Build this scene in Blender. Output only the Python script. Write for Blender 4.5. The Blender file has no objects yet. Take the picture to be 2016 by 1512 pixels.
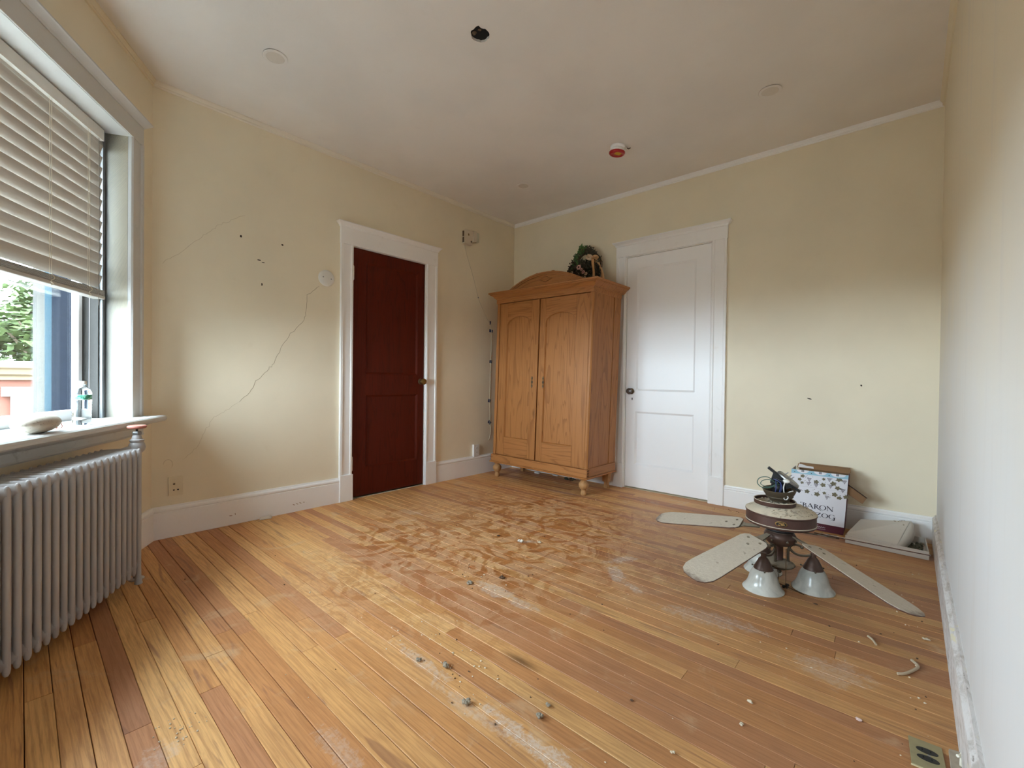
import bpy, bmesh, math, random
from mathutils import Vector, Matrix
from mathutils.geometry import tessellate_polygon
random.seed(7)
PI = math.pi
SC = bpy.context.scene
COL = SC.collection

# ------------------------------------------------------------------ camera
cam_data = bpy.data.cameras.new('camera')
cam = bpy.data.objects.new('camera', cam_data)
COL.objects.link(cam)
cam_data.sensor_fit = 'HORIZONTAL'
cam_data.sensor_width = 36.0
cam_data.lens = 36.0 * 860.0 / 2016.0
cam_data.clip_start = 0.02
cam_data.clip_end = 300
_R = Vector((0.75800674, 0.65213874, 0.0118682))
_U = Vector((-0.01505269, -0.00070049, 0.99988646))
_F = Vector((-0.652073, 0.75809932, -0.00928547))
cam.matrix_world = Matrix((( _R.x, _U.x, -_F.x, 3.1302), (_R.y, _U.y, -_F.y, -3.6504), (_R.z, _U.z, -_F.z, 0.955), (0, 0, 0, 1)))
SC.camera = cam

# ------------------------------------------------------------------ view, sky, light
SC.view_settings.view_transform = 'Standard'
SC.view_settings.look = 'None'
SC.view_settings.exposure = 2.25
SC.view_settings.gamma = 1.0
SC.view_settings.use_curve_mapping = False
SKY = 9.0
world = bpy.data.worlds.new('overcast_sky')
SC.world = world
world.use_nodes = True
_nt = world.node_tree
_bg = _nt.nodes['Background']
_bg.inputs['Color'].default_value = (0.73, 0.865, 1.0, 1)
_bg.inputs['Strength'].default_value = SKY
SC.cycles.max_bounces = 14
SC.cycles.diffuse_bounces = 9
SC.cycles.glossy_bounces = 4
SC.cycles.transmission_bounces = 8
SC.cycles.transparent_max_bounces = 16
SC.cycles.caustics_reflective = False
SC.cycles.caustics_refractive = False
SC.cycles.sample_clamp_indirect = 6.0
SC.cycles.use_denoising = True

# ------------------------------------------------------------------ room frames
H = 2.65
dA = Vector((0.02991089, 0.99955257, 0)); nA = Vector((0.99955257, -0.02991089, 0))
W0 = Vector((-0.094, -3.095, 0)); dW = Vector((0.83859684, -0.54475255, 0)); nW = Vector((0.54475255, 0.83859684, 0))
R0 = Vector((3.364, 0, 0)); nR = Vector((-0.99955257, 0.02991089, 0))
Z = Vector((0, 0, 1))
def fA(s, o, z): return -dA * s + nA * o + Z * z           # left wall: s from the far corner, o into the room
def fB(x, o, z): return Vector((x, -o, z))                  # back wall
def fR(s, o, z): return R0 - dA * s + nR * o + Z * z        # right wall
def fW(t, o, z): return W0 + dW * t + nW * o + Z * z        # window wall
def fI(x, y, z): return Vector((x, y, z))

def portal(t0, t1, z0, z1, fn=None, ax=None, nn=None):
    fn = fn or fW; ax = ax or dW; nn = nn or nW
    ld = bpy.data.lights.new('window_portal', 'AREA')
    ld.shape = 'RECTANGLE'; ld.size = t1 - t0; ld.size_y = z1 - z0
    ld.cycles.is_portal = True
    o = bpy.data.objects.new('window_portal', ld); COL.objects.link(o)
    c = fn((t0 + t1) / 2, -0.40, (z0 + z1) / 2)
    zx = -nn; xx = ax; yx = zx.cross(xx)
    o.matrix_world = Matrix(((xx.x, yx.x, zx.x, c.x), (xx.y, yx.y, zx.y, c.y), (xx.z, yx.z, zx.z, c.z), (0, 0, 0, 1)))
WIN = [(0.25, 1.75), (2.30, 3.10)]
WZ0, WZ1 = 0.735, 2.20
for _a, _b in WIN: portal(_a, _b, WZ0, WZ1)

# ------------------------------------------------------------------ mesh helpers
class MB:
    def __init__(s): s.v = []; s.f = []; s.m = []
    def add(s, vs, fs, mi=0):
        b = len(s.v); s.v += [Vector(p) for p in vs]
        for f in fs: s.f.append(tuple(b + i for i in f)); s.m.append(mi)
        return s
    def box(s, x0, x1, y0, y1, z0, z1, mi=0):
        return s.hexa([(x0,y0,z0),(x1,y0,z0),(x1,y1,z0),(x0,y1,z0),(x0,y0,z1),(x1,y0,z1),(x1,y1,z1),(x0,y1,z1)], mi)
    def hexa(s, p, mi=0):
        return s.add(p, [(3,2,1,0),(4,5,6,7),(0,1,5,4),(1,2,6,5),(2,3,7,6),(3,0,4,7)], mi)
    def prism(s, poly, w0, w1, fn=lambda u, v, w: (u, v, w), holes=(), mi=0):
        loops = [list(poly)] + [list(h) for h in holes]
        flat = [p for l in loops for p in l]; n = len(flat)
        tris = tessellate_polygon([[Vector((p[0], p[1], 0)) for p in l] for l in loops])
        vs = [fn(p[0], p[1], w0) for p in flat] + [fn(p[0], p[1], w1) for p in flat]
        fs = []
        if len(loops) == 1:
            ar = sum(flat[i][0]*flat[(i+1)%n][1]-flat[(i+1)%n][0]*flat[i][1] for i in range(n))
        for t in tris:
            fs.append(tuple(reversed(t))); fs.append(tuple(n + i for i in t))
        b = 0
        for l in loops:
            k = len(l)
            for i in range(k):
                j = (i + 1) % k; fs.append((b+i, b+j, n+b+j, n+b+i))
            b += k
        return s.add(vs, fs, mi)
    def extr(s, prof, p0, p1, fn, mi=0):
        """profile [(a,b)] swept from p0 to p1; fn(a, b, w) -> point"""
        n = len(prof)
        vs = [fn(a, b, p0) for a, b in prof] + [fn(a, b, p1) for a, b in prof]
        fs = [(i, (i+1) % n, n + (i+1) % n, n + i) for i in range(n)]
        tris = tessellate_polygon([[Vector((a, b, 0)) for a, b in prof]])
        for t in tris: fs.append(tuple(t)); fs.append(tuple(n + i for i in reversed(t)))
        return s.add(vs, fs, mi)
    def lathe(s, prof, seg=24, c=(0, 0, 0), M=None, mi=0, squash=1.0):
        c = Vector(c); vs = []; fs = []; rings = []
        def tr(p):
            p = Vector(p)
            return (M @ p if M is not None else p) + c
        for r, z in prof:
            if r < 1e-6: rings.append([len(vs)]); vs.append(tr((0, 0, z)))
            else:
                rings.append(list(range(len(vs), len(vs) + seg)))
                for k in range(seg):
                    a = 2 * PI * k / seg; vs.append(tr((r * math.cos(a), r * math.sin(a) * squash, z)))
        for a, b in zip(rings, rings[1:]):
            for k in range(seg):
                k2 = (k + 1) % seg
                if len(a) == 1 and len(b) == 1: continue
                if len(a) == 1: fs.append((a[0], b[k2], b[k]))
                elif len(b) == 1: fs.append((a[k], a[k2], b[0]))
                else: fs.append((a[k], a[k2], b[k2], b[k]))
        for e in (rings[0], rings[-1]):
            if len(e) > 1: fs.append(tuple(e))
        return s.add(vs, fs, mi)
    def tube(s, pts, r, seg=8, mi=0, taper=None):
        pts = [Vector(p) for p in pts]; n = len(pts); vs = []; fs = []
        up = None
        for i, p in enumerate(pts):
            t = (pts[min(i+1, n-1)] - pts[max(i-1, 0)]).normalized()
            if up is None:
                up = Vector((0, 0, 1)) if abs(t.z) < 0.9 else Vector((1, 0, 0))
            a = (up - t * up.dot(t)).normalized(); b = t.cross(a); up = a
            rr = r if taper is None else r * taper[i]
            for k in range(seg):
                q = 2 * PI * k / seg; vs.append(p + a * rr * math.cos(q) + b * rr * math.sin(q))
        for i in range(n - 1):
            for k in range(seg):
                k2 = (k + 1) % seg
                fs.append((i*seg+k, i*seg+k2, (i+1)*seg+k2, (i+1)*seg+k))
        fs.append(tuple(reversed(range(seg)))); fs.append(tuple((n-1)*seg + k for k in range(seg)))
        return s.add(vs, fs, mi)
    def blob(s, c, rx, ry, rz, seg=12, rings=8, mi=0, jit=0, rnd=None, M=None):
        c = Vector(c); vs = [ (0,0,-1) ]; fs = []
        for j in range(1, rings):
            ph = -PI/2 + PI*j/rings
            for k in range(seg):
                a = 2*PI*k/seg; vs.append((math.cos(a)*math.cos(ph), math.sin(a)*math.cos(ph), math.sin(ph)))
        vs.append((0,0,1)); out = []
        for p in vs:
            q = 1 + (rnd.uniform(-jit, jit) if jit else 0)
            w = Vector((p[0]*rx*q, p[1]*ry*q, p[2]*rz*q))
            out.append((M @ w if M is not None else w) + c)
        for k in range(seg): fs.append((0, 1+(k+1)%seg, 1+k))
        for j in range(rings-2):
            for k in range(seg):
                a = 1+j*seg; b = a+seg; k2 = (k+1)%seg
                fs.append((a+k, a+k2, b+k2, b+k))
        a = 1+(rings-2)*seg; e = len(vs)-1
        for k in range(seg): fs.append((a+k, a+(k+1)%seg, e))
        return s.add(out, fs, mi)
    def sweep(s, path, prof, closed=False, mi=0, caps=True):
        """plan path [(x,y)], profile [(out, z)]; out = offset to the left of travel, mitred"""
        n = len(path); m = len(prof); P = [Vector((p[0], p[1])) for p in path]; vs = []; fs = []
        for i in range(n):
            def nn(a, b):
                d = (b - a).normalized(); return Vector((-d.y, d.x))
            if closed: n0 = nn(P[i-1], P[i]); n1 = nn(P[i], P[(i+1) % n])
            else:
                n0 = nn(P[i-1], P[i]) if i > 0 else nn(P[0], P[1])
                n1 = nn(P[i], P[i+1]) if i < n-1 else n0
            q = (n0 + n1).normalized(); q = q / max(0.2, q.dot(n0))
            for o, z in prof: vs.append((P[i].x + q.x * o, P[i].y + q.y * o, z))
        for i in range(n if closed else n - 1):
            a = i*m; b = ((i+1) % n)*m
            for k in range(m):
                k2 = (k+1) % m; fs.append((a+k, a+k2, b+k2, b+k))
        if not closed and caps:
            tris = tessellate_polygon([[Vector((o, z, 0)) for o, z in prof]])
            for t in tris: fs.append(tuple(t)); fs.append(tuple((n-1)*m + i for i in reversed(t)))
        return s.add(vs, fs, mi)
    def build(s, name, mats, parent=None, fn=None, origin=None, smooth=30, bevel=0, recalc=True, solid=0):
        me = bpy.data.meshes.new(name)
        vs = s.v
        if fn is not None: vs = [fn(*p) for p in vs]
        org = Vector((0, 0, 0))
        if origin is not None:
            org = Vector(fn(*origin)) if fn is not None else Vector(origin)
            vs = [v - org for v in vs]
        me.from_pydata([tuple(v) for v in vs], [], s.f)
        if not isinstance(mats, (list, tuple)): mats = [mats]
        for m in mats: me.materials.append(m)
        for p, mi in zip(me.polygons, s.m): p.material_index = mi
        if recalc:
            bm = bmesh.new(); bm.from_mesh(me)
            bmesh.ops.recalc_face_normals(bm, faces=bm.faces); bm.to_mesh(me); bm.free()
        if smooth:
            for p in me.polygons: p.use_smooth = True
            me.set_sharp_from_angle(angle=math.radians(smooth))
        o = bpy.data.objects.new(name, me); COL.objects.link(o)
        o.location = org
        if parent is not None:
            o.parent = parent
        if bevel:
            b = o.modifiers.new('bevel', 'BEVEL'); b.width = bevel; b.segments = 1 if bevel < .002 else 2
            b.limit_method = 'ANGLE'; b.angle_limit = math.radians(40); b.harden_normals = False
        if solid:
            b = o.modifiers.new('solid', 'SOLIDIFY'); b.thickness = solid; b.offset = 0
        return o

def empty(name, loc=(0, 0, 0), rz=0, parent=None):
    o = bpy.data.objects.new(name, None); COL.objects.link(o)
    o.location = loc; o.rotation_euler = (0, 0, rz); o.empty_display_size = .1
    if parent is not None: o.parent = parent
    return o
def tag(o, label, cat, group=None, kind=None):
    o['label'] = label; o['category'] = cat
    if group: o['group'] = group
    if kind: o['kind'] = kind
    return o
def struct(o, label=None):
    o['kind'] = 'structure'
    if label: o['label'] = label
    return o
def child_world(o, parent):
    """parent a world-built object to a located (unrotated) parent, keeping its place"""
    o.parent = parent; o.location = Vector(o.location) - Vector(parent.location); return o
def copy_tree(o, parent=None):
    c = o.copy(); COL.objects.link(c)
    if parent is not None: c.parent = parent
    for ch in list(o.children): copy_tree(ch, c)
    return c
def rect(u0, u1, v0, v1): return [(u0, v0), (u1, v0), (u1, v1), (u0, v1)]
def arc(cx, cy, rx, ry, a0, a1, n): return [(cx + rx*math.cos(math.radians(a0+(a1-a0)*i/n)), cy + ry*math.sin(math.radians(a0+(a1-a0)*i/n))) for i in range(n+1)]
def rrect(u0, u1, v0, v1, r, n=4):
    return arc(u1-r, v1-r, r, r, 0, 90, n) + arc(u0+r, v1-r, r, r, 90, 180, n) + arc(u0+r, v0+r, r, r, 180, 270, n) + arc(u1-r, v0+r, r, r, 270, 360, n)
def bez(p0, p1, p2, p3, n=10):
    p0, p1, p2, p3 = map(Vector, (p0, p1, p2, p3)); out = []
    for i in range(n + 1):
        t = i / n; q = 1 - t
        out.append(p0*q**3 + p1*3*q*q*t + p2*3*q*t*t + p3*t**3)
    return out
def smooth_path(pts, n=6):
    pts = [Vector(p) for p in pts]; out = []
    for i in range(len(pts) - 1):
        a = pts[max(i-1, 0)]; b = pts[i]; c = pts[i+1]; d = pts[min(i+2, len(pts)-1)]
        for k in range(n):
            t = k / n
            out.append(0.5*((2*b) + (c-a)*t + (2*a-5*b+4*c-d)*t*t + (3*b-a-3*c+d)*t**3))
    out.append(pts[-1]); return out

# ------------------------------------------------------------------ material helpers
def lin(c):
    def f(x):
        x /= 255.0
        return x/12.92 if x <= .04045 else ((x+.055)/1.055)**2.4
    return (f(c[0]), f(c[1]), f(c[2]), 1.0)
class G:
    def __init__(s, name):
        s.m = bpy.data.materials.new(name); s.m.use_nodes = True
        s.nt = s.m.node_tree; s.nt.nodes.clear()
        s.out = s.nt.nodes.new('ShaderNodeOutputMaterial')
    def n(s, typ, **kw):
        nd = s.nt.nodes.new(typ)
        for k, v in kw.items():
            if k.startswith('_'): setattr(nd, k[1:], v)
            else: s.set(nd.inputs[k.replace('__', ' ')], v)
        return nd
    def set(s, inp, v):
        if isinstance(v, bpy.types.NodeSocket): s.nt.links.new(v, inp)
        else: inp.default_value = v
    def pos(s): return s.n('ShaderNodeNewGeometry').outputs['Position']
    def nrm(s): return s.n('ShaderNodeNewGeometry').outputs['Normal']
    def obj(s): return s.n('ShaderNodeTexCoord').outputs['Object']
    def rnd(s): return s.n('ShaderNodeObjectInfo').outputs['Random']
    def vmul(s, v, k): 
        nd = s.n('ShaderNodeVectorMath', _operation='MULTIPLY'); s.set(nd.inputs[0], v); s.set(nd.inputs[1], k); return nd.outputs[0]
    def vadd(s, v, k):
        nd = s.n('ShaderNodeVectorMath', _operation='ADD'); s.set(nd.inputs[0], v); s.set(nd.inputs[1], k); return nd.outputs[0]
    def sep(s, v):
        nd = s.n('ShaderNodeSeparateXYZ'); s.set(nd.inputs[0], v); return nd.outputs
    def comb(s, x, y, z):
        nd = s.n('ShaderNodeCombineXYZ'); s.set(nd.inputs[0], x); s.set(nd.inputs[1], y); s.set(nd.inputs[2], z); return nd.outputs[0]
    def math(s, op, a, b=0.0, c=0.0, clamp=False):
        nd = s.n('ShaderNodeMath', _operation=op); nd.use_clamp = clamp
        s.set(nd.inputs[0], a); s.set(nd.inputs[1], b); s.set(nd.inputs[2], c); return nd.outputs[0]
    def noise(s, v, scale=5, detail=3, rough=.5, dist=0.0):
        nd = s.n('ShaderNodeTexNoise'); s.set(nd.inputs['Vector'], v); s.set(nd.inputs['Scale'], scale)
        s.set(nd.inputs['Detail'], detail); s.set(nd.inputs['Roughness'], rough); s.set(nd.inputs['Distortion'], dist)
        return nd.outputs[0]
    def wave(s, v, scale=5, dist=4, detail=2, dscale=1.0, bands='X'):
        nd = s.n('ShaderNodeTexWave', _wave_type='BANDS', _bands_direction=bands); s.set(nd.inputs['Vector'], v); s.set(nd.inputs['Scale'], scale)
        s.set(nd.inputs['Distortion'], dist); s.set(nd.inputs['Detail'], detail); s.set(nd.inputs['Detail Scale'], dscale); return nd.outputs[1]
    def voro(s, v, scale=5, feat='F1'):
        nd = s.n('ShaderNodeTexVoronoi', _feature=feat); s.set(nd.inputs['Vector'], v); s.set(nd.inputs['Scale'], scale); return nd.outputs
    def ramp(s, f, stops, interp='LINEAR'):
        nd = s.n('ShaderNodeValToRGB'); cr = nd.color_ramp; cr.interpolation = interp
        while len(cr.elements) < len(stops): cr.elements.new(0.5)
        for e, (p, c) in zip(cr.elements, stops):
            e.position = p; e.color = c if len(c) == 4 else (*c, 1)
        s.set(nd.inputs[0], f); return nd.outputs[0]
    def step(s, f, a, b):
        nd = s.n('ShaderNodeMapRange', _interpolation_type='SMOOTHSTEP'); s.set(nd.inputs[0], f)
        s.set(nd.inputs[1], a); s.set(nd.inputs[2], b); return nd.outputs[0]
    def mix(s, f, a, b, mode='MIX'):
        nd = s.n('ShaderNodeMix', _data_type='RGBA', _blend_type=mode)
        s.set(nd.inputs[0], f); s.set(nd.inputs[6], a); s.set(nd.inputs[7], b); return nd.outputs[2]
    def mixf(s, f, a, b):
        nd = s.n('ShaderNodeMix', _data_type='FLOAT'); s.set(nd.inputs[0], f); s.set(nd.inputs[2], a); s.set(nd.inputs[3], b); return nd.outputs[0]
    def bump(s, h, strength=.3, dist=.01):
        nd = s.n('ShaderNodeBump'); s.set(nd.inputs['Strength'], strength); s.set(nd.inputs['Distance'], dist); s.set(nd.inputs['Height'], h); return nd.outputs[0]
    def bsdf(s, color, rough=.5, normal=None, metal=0.0, spec=.5, trans=0.0, coat=0.0, alpha=None, link=True, ior=None):
        nd = s.n('ShaderNodeBsdfPrincipled'); s.set(nd.inputs['Base Color'], color); s.set(nd.inputs['Roughness'], rough)
        s.set(nd.inputs['Metallic'], metal); s.set(nd.inputs['Specular IOR Level'], spec); s.set(nd.inputs['Transmission Weight'], trans)
        s.set(nd.inputs['Coat Weight'], coat)
        if ior: s.set(nd.inputs['IOR'], ior)
        if normal is not None: s.set(nd.inputs['Normal'], normal)
        if link: s.nt.links.new(nd.outputs[0], s.out.inputs[0])
        return nd.outputs[0]
    def done(s, sh): s.nt.links.new(sh, s.out.inputs[0]); return s.m
def plain(name, c, rough=.5, metal=0.0, var=.06, scale=12, spec=.5, bump=0.0, bscale=60):
    g = G(name); p = g.pos(); f = g.noise(p, scale, 4)
    base = lin(c); k = g.mix(f, tuple(x*(1-var*2) for x in base[:3])+(1,), tuple(min(1, x*(1+var*1.2)) for x in base[:3])+(1,))
    nm = g.bump(g.noise(p, bscale, 3), bump, .004) if bump else None
    g.bsdf(k, rough, nm, metal, spec); return g.m
# ------------------------------------------------------------------ materials
def m_wall(name, c, stain, zlo=None):
    g = G(name); p = g.pos()
    a = g.noise(p, 1.3, 4, .55); b = g.noise(p, 9, 4, .6)
    col = g.mix(g.step(a, .35, .7), lin(c), lin(tuple(x*.965 for x in c)))
    col = g.mix(g.math('MULTIPLY', g.step(b, .62, .8), .25), col, lin(stain))
    nm = g.bump(g.noise(p, 55, 4, .6), .12, .004)
    g.bsdf(col, .55, nm, spec=.35); return g.m
M_CREAM = m_wall('cream_wall_paint', (235, 224, 199), (216, 202, 170))
def m_right():
    g = G('patchy_wall_paint'); p = g.pos(); x = g.sep(p)
    low = g.step(g.math('ADD', x[2], g.math('MULTIPLY', g.noise(p, 1.6, 3), .9)), 2.1, .9)
    st = g.noise(g.vmul(p, (6, 6, .5)), 2.2, 5, .65)
    col = g.mix(low, lin((224, 212, 186)), lin((214, 213, 212)))
    col = g.mix(g.math('MULTIPLY', g.step(st, .52, .75), .32), col, lin((205, 198, 190)))
    g.bsdf(col, .6, g.bump(g.noise(g.vmul(p, (1, 1, .25)), 40, 4, .6), .15, .004), spec=.3); return g.m
M_RIGHT = m_right()
M_CEIL = m_wall('ceiling_paint', (234, 229, 223), (220, 213, 206))
def m_trim(name, c, dirt=.25, dc=(150, 132, 110), th=.6):
    g = G(name); p = g.pos()
    a = g.noise(p, 14, 5, .65); b = g.noise(p, 3, 3)
    col = g.mix(g.math('MULTIPLY', g.step(a, th, th + .16), dirt), lin(c), lin(dc))
    col = g.mix(g.math('MULTIPLY', b, .12), col, lin(tuple(x*.86 for x in c)))
    g.bsdf(col, .38, g.bump(g.noise(p, 80, 3), .08, .003), spec=.5); return g.m
M_TRIM = m_trim('white_trim_paint', (242, 240, 238), .10)
def m_dirty():
    g = G('chipped_trim_paint'); p = g.pos()
    q = g.vmul(p, (1.0, .35, 1.0))
    a = g.noise(q, 34, 6, .75, .6); c = g.noise(q, 90, 4, .7); e = g.noise(p, 5, 3)
    col = g.mix(g.math('MULTIPLY', g.step(a, .42, .66), .55), lin((222, 218, 216)), lin((150, 138, 124)))
    col = g.mix(g.math('MULTIPLY', g.step(c, .64, .72), .7), col, lin((106, 92, 78)))
    col = g.mix(g.math('MULTIPLY', g.step(g.noise(q, 48, 4, .6), .60, .68), g.step(e, .45, .6)), col, lin((226, 218, 190)))
    g.bsdf(col, .6, g.bump(a, .4, .004), spec=.3); return g.m
M_TRIMDIRTY = m_dirty()
M_WINTRIM = m_trim('dingy_window_paint', (206, 206, 204), .2)
M_JAMB = m_trim('darkened_jamb_paint', (124, 126, 128), .25)  # dirt-flecked window paint, darkened to offset the bright daylight on the jambs
M_SILL = m_trim('worn_sill_paint', (204, 204, 201), .55, (120, 116, 108))
M_WHITEDOOR = m_trim('white_door_paint', (246, 245, 245), .03)

def m_floor():
    g = G('strip_floor_wood'); p = g.pos(); r = g.rnd(); xyz = g.sep(p)
    off = g.comb(g.math('MULTIPLY', r, 37.0), g.math('MULTIPLY', r, 91.0), 0.0)
    q = g.vadd(p, off)
    base = g.ramp(r, [(0, lin((224,168,105))), (.2, lin((213,153,94))), (.36, lin((231,179,114))), (.5, lin((202,141,87))), (.62, lin((226,171,110))), (.74, lin((193,134,90))), (.86, lin((220,164,103))), (.93, lin((181,125,87))), (1, lin((235,186,121)))], 'CONSTANT')
    gr = g.noise(g.vmul(q, (2.5, 42, 1)), 2.4, 5, .6, .6)
    col = g.mix(g.step(gr, .35, .75), base, g.mix(.5, base, lin((150, 92, 46))))
    fine = g.noise(g.vmul(q, (10, 260, 1)), 1.5, 3, .6)
    col = g.mix(g.math('MULTIPLY', g.step(fine, .5, .8), .28), col, lin((118, 70, 36)))
    hw = g.noise(g.vmul(q, (1.1, 13, 1)), 1.6, 3, .5, 1.2)           # heartwood streaks
    col = g.mix(g.math('MULTIPLY', g.step(hw, .61, .69), .58), col, lin((138, 90, 66)))
    cat = g.wave(g.vmul(q, (1.6, 17, 1)), 1.3, 7, 3, 1.2, 'Y')
    col = g.mix(g.math('MULTIPLY', g.step(cat, .72, .95), .20), col, lin((140, 86, 44)))
    # old shiny finish left in swirls where the dust was wiped
    dx = g.math('SUBTRACT', xyz[0], 1.35); dy = g.math('SUBTRACT', xyz[1], -1.55)
    rad = g.math('SQRT', g.math('ADD', g.math('POWER', g.math('MULTIPLY', dx, .95), 2.0), g.math('POWER', g.math('MULTIPLY', dy, .85), 2.0)))
    mid = g.step(g.math('ADD', rad, g.math('MULTIPLY', g.noise(p, 1.7, 3), .9)), 1.75, .9)
    sw = g.noise(p, 5.0, 5, .62, 2.6)
    fin = g.math('MULTIPLY', g.step(sw, .485, .55), mid)
    n2 = g.noise(p, 6.5, 4, .6, 3.2)
    scr = g.math('MULTIPLY', g.step(g.math('ABSOLUTE', g.math('SUBTRACT', n2, .5)), .028, .0), mid)
    film = g.math('MULTIPLY', g.math('MULTIPLY', mid, g.math('SUBTRACT', 1.0, fin)), g.mixf(g.noise(p, 9, 4, .7), .2, .62))
    col = g.mix(film, col, lin((214, 178, 142)))
    amber = g.mix(.8, col, lin((148, 82, 28)))
    col = g.mix(g.math('MULTIPLY', fin, .68), col, amber)
    col = g.mix(g.math('MULTIPLY', scr, .5), col, lin((140, 80, 36)))
    # grey dust film, heaviest in the far right half
    dm = g.step(g.math('ADD', xyz[0], g.math('MULTIPLY', g.noise(p, 1.3, 4, .6), 1.5)), 2.35, 3.5)
    dust = g.math('MULTIPLY', dm, g.mixf(g.noise(p, 7, 5, .7), .25, .75))
    col = g.mix(g.math('MULTIPLY', dust, .72), col, lin((116, 86, 64)))
    pale = g.math('MULTIPLY', g.step(g.noise(p, 3.4, 5, .66, 1.4), .56, .70), .38)
    pale = g.math('MULTIPLY', pale, g.math('SUBTRACT', 1.0, fin))
    col = g.mix(pale, col, lin((206, 178, 142)))
    # plaster dust smears: fixed patches
    nz = g.noise(p, 13, 6, .8, 1.6); tot = None
    for (sx, sy, ax, ay, an, amt) in [(1.80,-2.20,.16,.05,-.1,.9),(1.96,-2.215,.12,.035,.1,.8),(2.06,-1.50,.12,.04,1.1,1.0),(2.11,-1.66,.10,.045,-.9,1.0),(2.25,-1.75,.07,.03,-.6,.9),(1.96,-2.73,.17,.026,-.03,.75),(2.22,-2.77,.2,.026,-.03,.55),(2.46,-2.745,.26,.032,-.03,1.0),(1.76,-3.39,.05,.07,.3,.5),(2.10,-3.09,.14,.035,-.03,.45),(2.6,-1.79,.2,.07,.2,.55),(.56,-1.75,.14,.05,.2,.5),(3.0,-1.85,.13,.1,.2,.5),(1.04,-.55,.2,.04,.1,.4),(1.53,-1.63,.06,.03,.5,1.0)]:
        c, s = math.cos(an), math.sin(an)
        ux = g.math('SUBTRACT', xyz[0], sx); uy = g.math('SUBTRACT', xyz[1], sy)
        a = g.math('ADD', g.math('MULTIPLY', ux, c/ax), g.math('MULTIPLY', uy, s/ax))
        b = g.math('ADD', g.math('MULTIPLY', ux, -s/ay), g.math('MULTIPLY', uy, c/ay))
        d = g.math('SQRT', g.math('ADD', g.math('MULTIPLY', a, a), g.math('MULTIPLY', b, b)))
        k = g.math('MULTIPLY', g.step(g.math('ADD', g.math('MULTIPLY', d, .8), g.math('MULTIPLY', nz, 2.6)), 2.05, 1.75), amt)
        tot = k if tot is None else g.math('MAXIMUM', tot, k)
    tot = g.math('MULTIPLY', tot, g.mixf(g.step(g.noise(p, 75, 5, .8), .40, .58), .25, 1.0))
    col = g.mix(g.math('MULTIPLY', tot, .62), col, lin((206, 194, 182)))
    # a burnt looking knot
    ux = g.math('MULTIPLY', g.math('SUBTRACT', xyz[0], 2.2), 9.0); uy = g.math('MULTIPLY', g.math('SUBTRACT', xyz[1], -2.505), 34.0)
    d = g.math('SQRT', g.math('ADD', g.math('MULTIPLY', ux, ux), g.math('MULTIPLY', uy, uy)))
    col = g.mix(g.math('MULTIPLY', g.step(g.math('ADD', d, g.math('MULTIPLY', gr, .8)), 1.4, .4), .7), col, lin((72, 38, 18)))
    rough = g.mixf(fin, .5, .34)
    rough = g.mixf(g.math('MAXIMUM', dust, tot), rough, .6)
    h = g.math('ADD', g.math('MULTIPLY', fine, .4), g.math('MULTIPLY', gr, .6))
    g.bsdf(col, rough, g.bump(h, .08, .002), spec=.45); return g.m
M_FLOOR = m_floor()
M_SUB = plain('dark_subfloor', (92, 62, 38), .9)
M_PLASTER = plain('plaster_chunk', (222, 216, 206), .85, bump=.3)
M_DARK = plain('dark_void', (14, 11, 9), .9)
M_LATH = plain('old_lath_wood', (150, 118, 88), .85)

def m_wood(name, c0, c1, c2, axis='Z', scale=1.0, rough=.45, knots=True, kcol=(84, 46, 20), hard=.45, spec=.4):
    g = G(name); p = g.obj(); r = g.rnd()
    q = g.vadd(p, g.comb(g.math('MULTIPLY', r, 17.0), g.math('MULTIPLY', r, 29.0), g.math('MULTIPLY', r, 43.0)))
    k = {'Z': (1, 1, .075), 'X': (.075, 1, 1), 'Y': (1, .075, 1)}[axis]
    st = g.vmul(q, k)
    broad = g.noise(st, 9*scale, 3, .5, .5)
    rings = g.math('FRACT', g.math('MULTIPLY', g.noise(st, 5*scale, 3, .5, .4), 19.0))
    line = g.step(rings, .62, .97)
    col = g.mix(broad, lin(c0), lin(c1))
    col = g.mix(g.math('MULTIPLY', line, hard), col, lin(c2))
    fine = g.noise(g.vmul(q, tuple(60 if a == 1 else 3 for a in k)), 3*scale, 3)
    col = g.mix(g.math('MULTIPLY', g.step(fine, .5, .8), .25), col, lin(c2))
    if knots:
        v = g.voro(g.vmul(q, tuple(1.0 if a == 1 else .55 for a in k)), 3.6)
        kn = g.step(v[0], .13, .04)
        col = g.mix(g.math('MULTIPLY', kn, .8), col, lin(kcol))
    g.bsdf(col, rough, g.bump(g.math('ADD', line, fine), .06, .002), spec=spec); return g.m
M_PINE = m_wood('waxed_pine_upright_grain', (164, 108, 58), (182, 124, 70), (116, 66, 30))
M_PINEX = m_wood('waxed_pine_level_grain', (166, 108, 58), (182, 124, 70), (112, 64, 28), 'X')
M_PINEY = m_wood('waxed_pine_side_grain', (160, 104, 56), (176, 120, 66), (112, 66, 30), 'Y')
M_MAHOG = m_wood('mahogany_stain', (76, 20, 6), (92, 28, 10), (50, 12, 3), 'Z', 1.3, .42, False, hard=.35, spec=.2)
M_RAD = m_trim('radiator_enamel', (172, 168, 167), .28, (120, 110, 104))
M_BRASS = plain('aged_brass', (150, 122, 74), .35, 1.0)
M_OLDBRASS = plain('dull_bronze', (110, 96, 74), .45, .8)
M_STEEL = plain('dull_steel', (150, 150, 150), .42, .9)
M_BLACK = plain('black_plastic', (22, 22, 24), .45)
M_WHITEPL = plain('white_plastic', (228, 226, 220), .4)
M_CREAMPL = plain('painted_over_plate', (226, 214, 186), .5)
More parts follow.
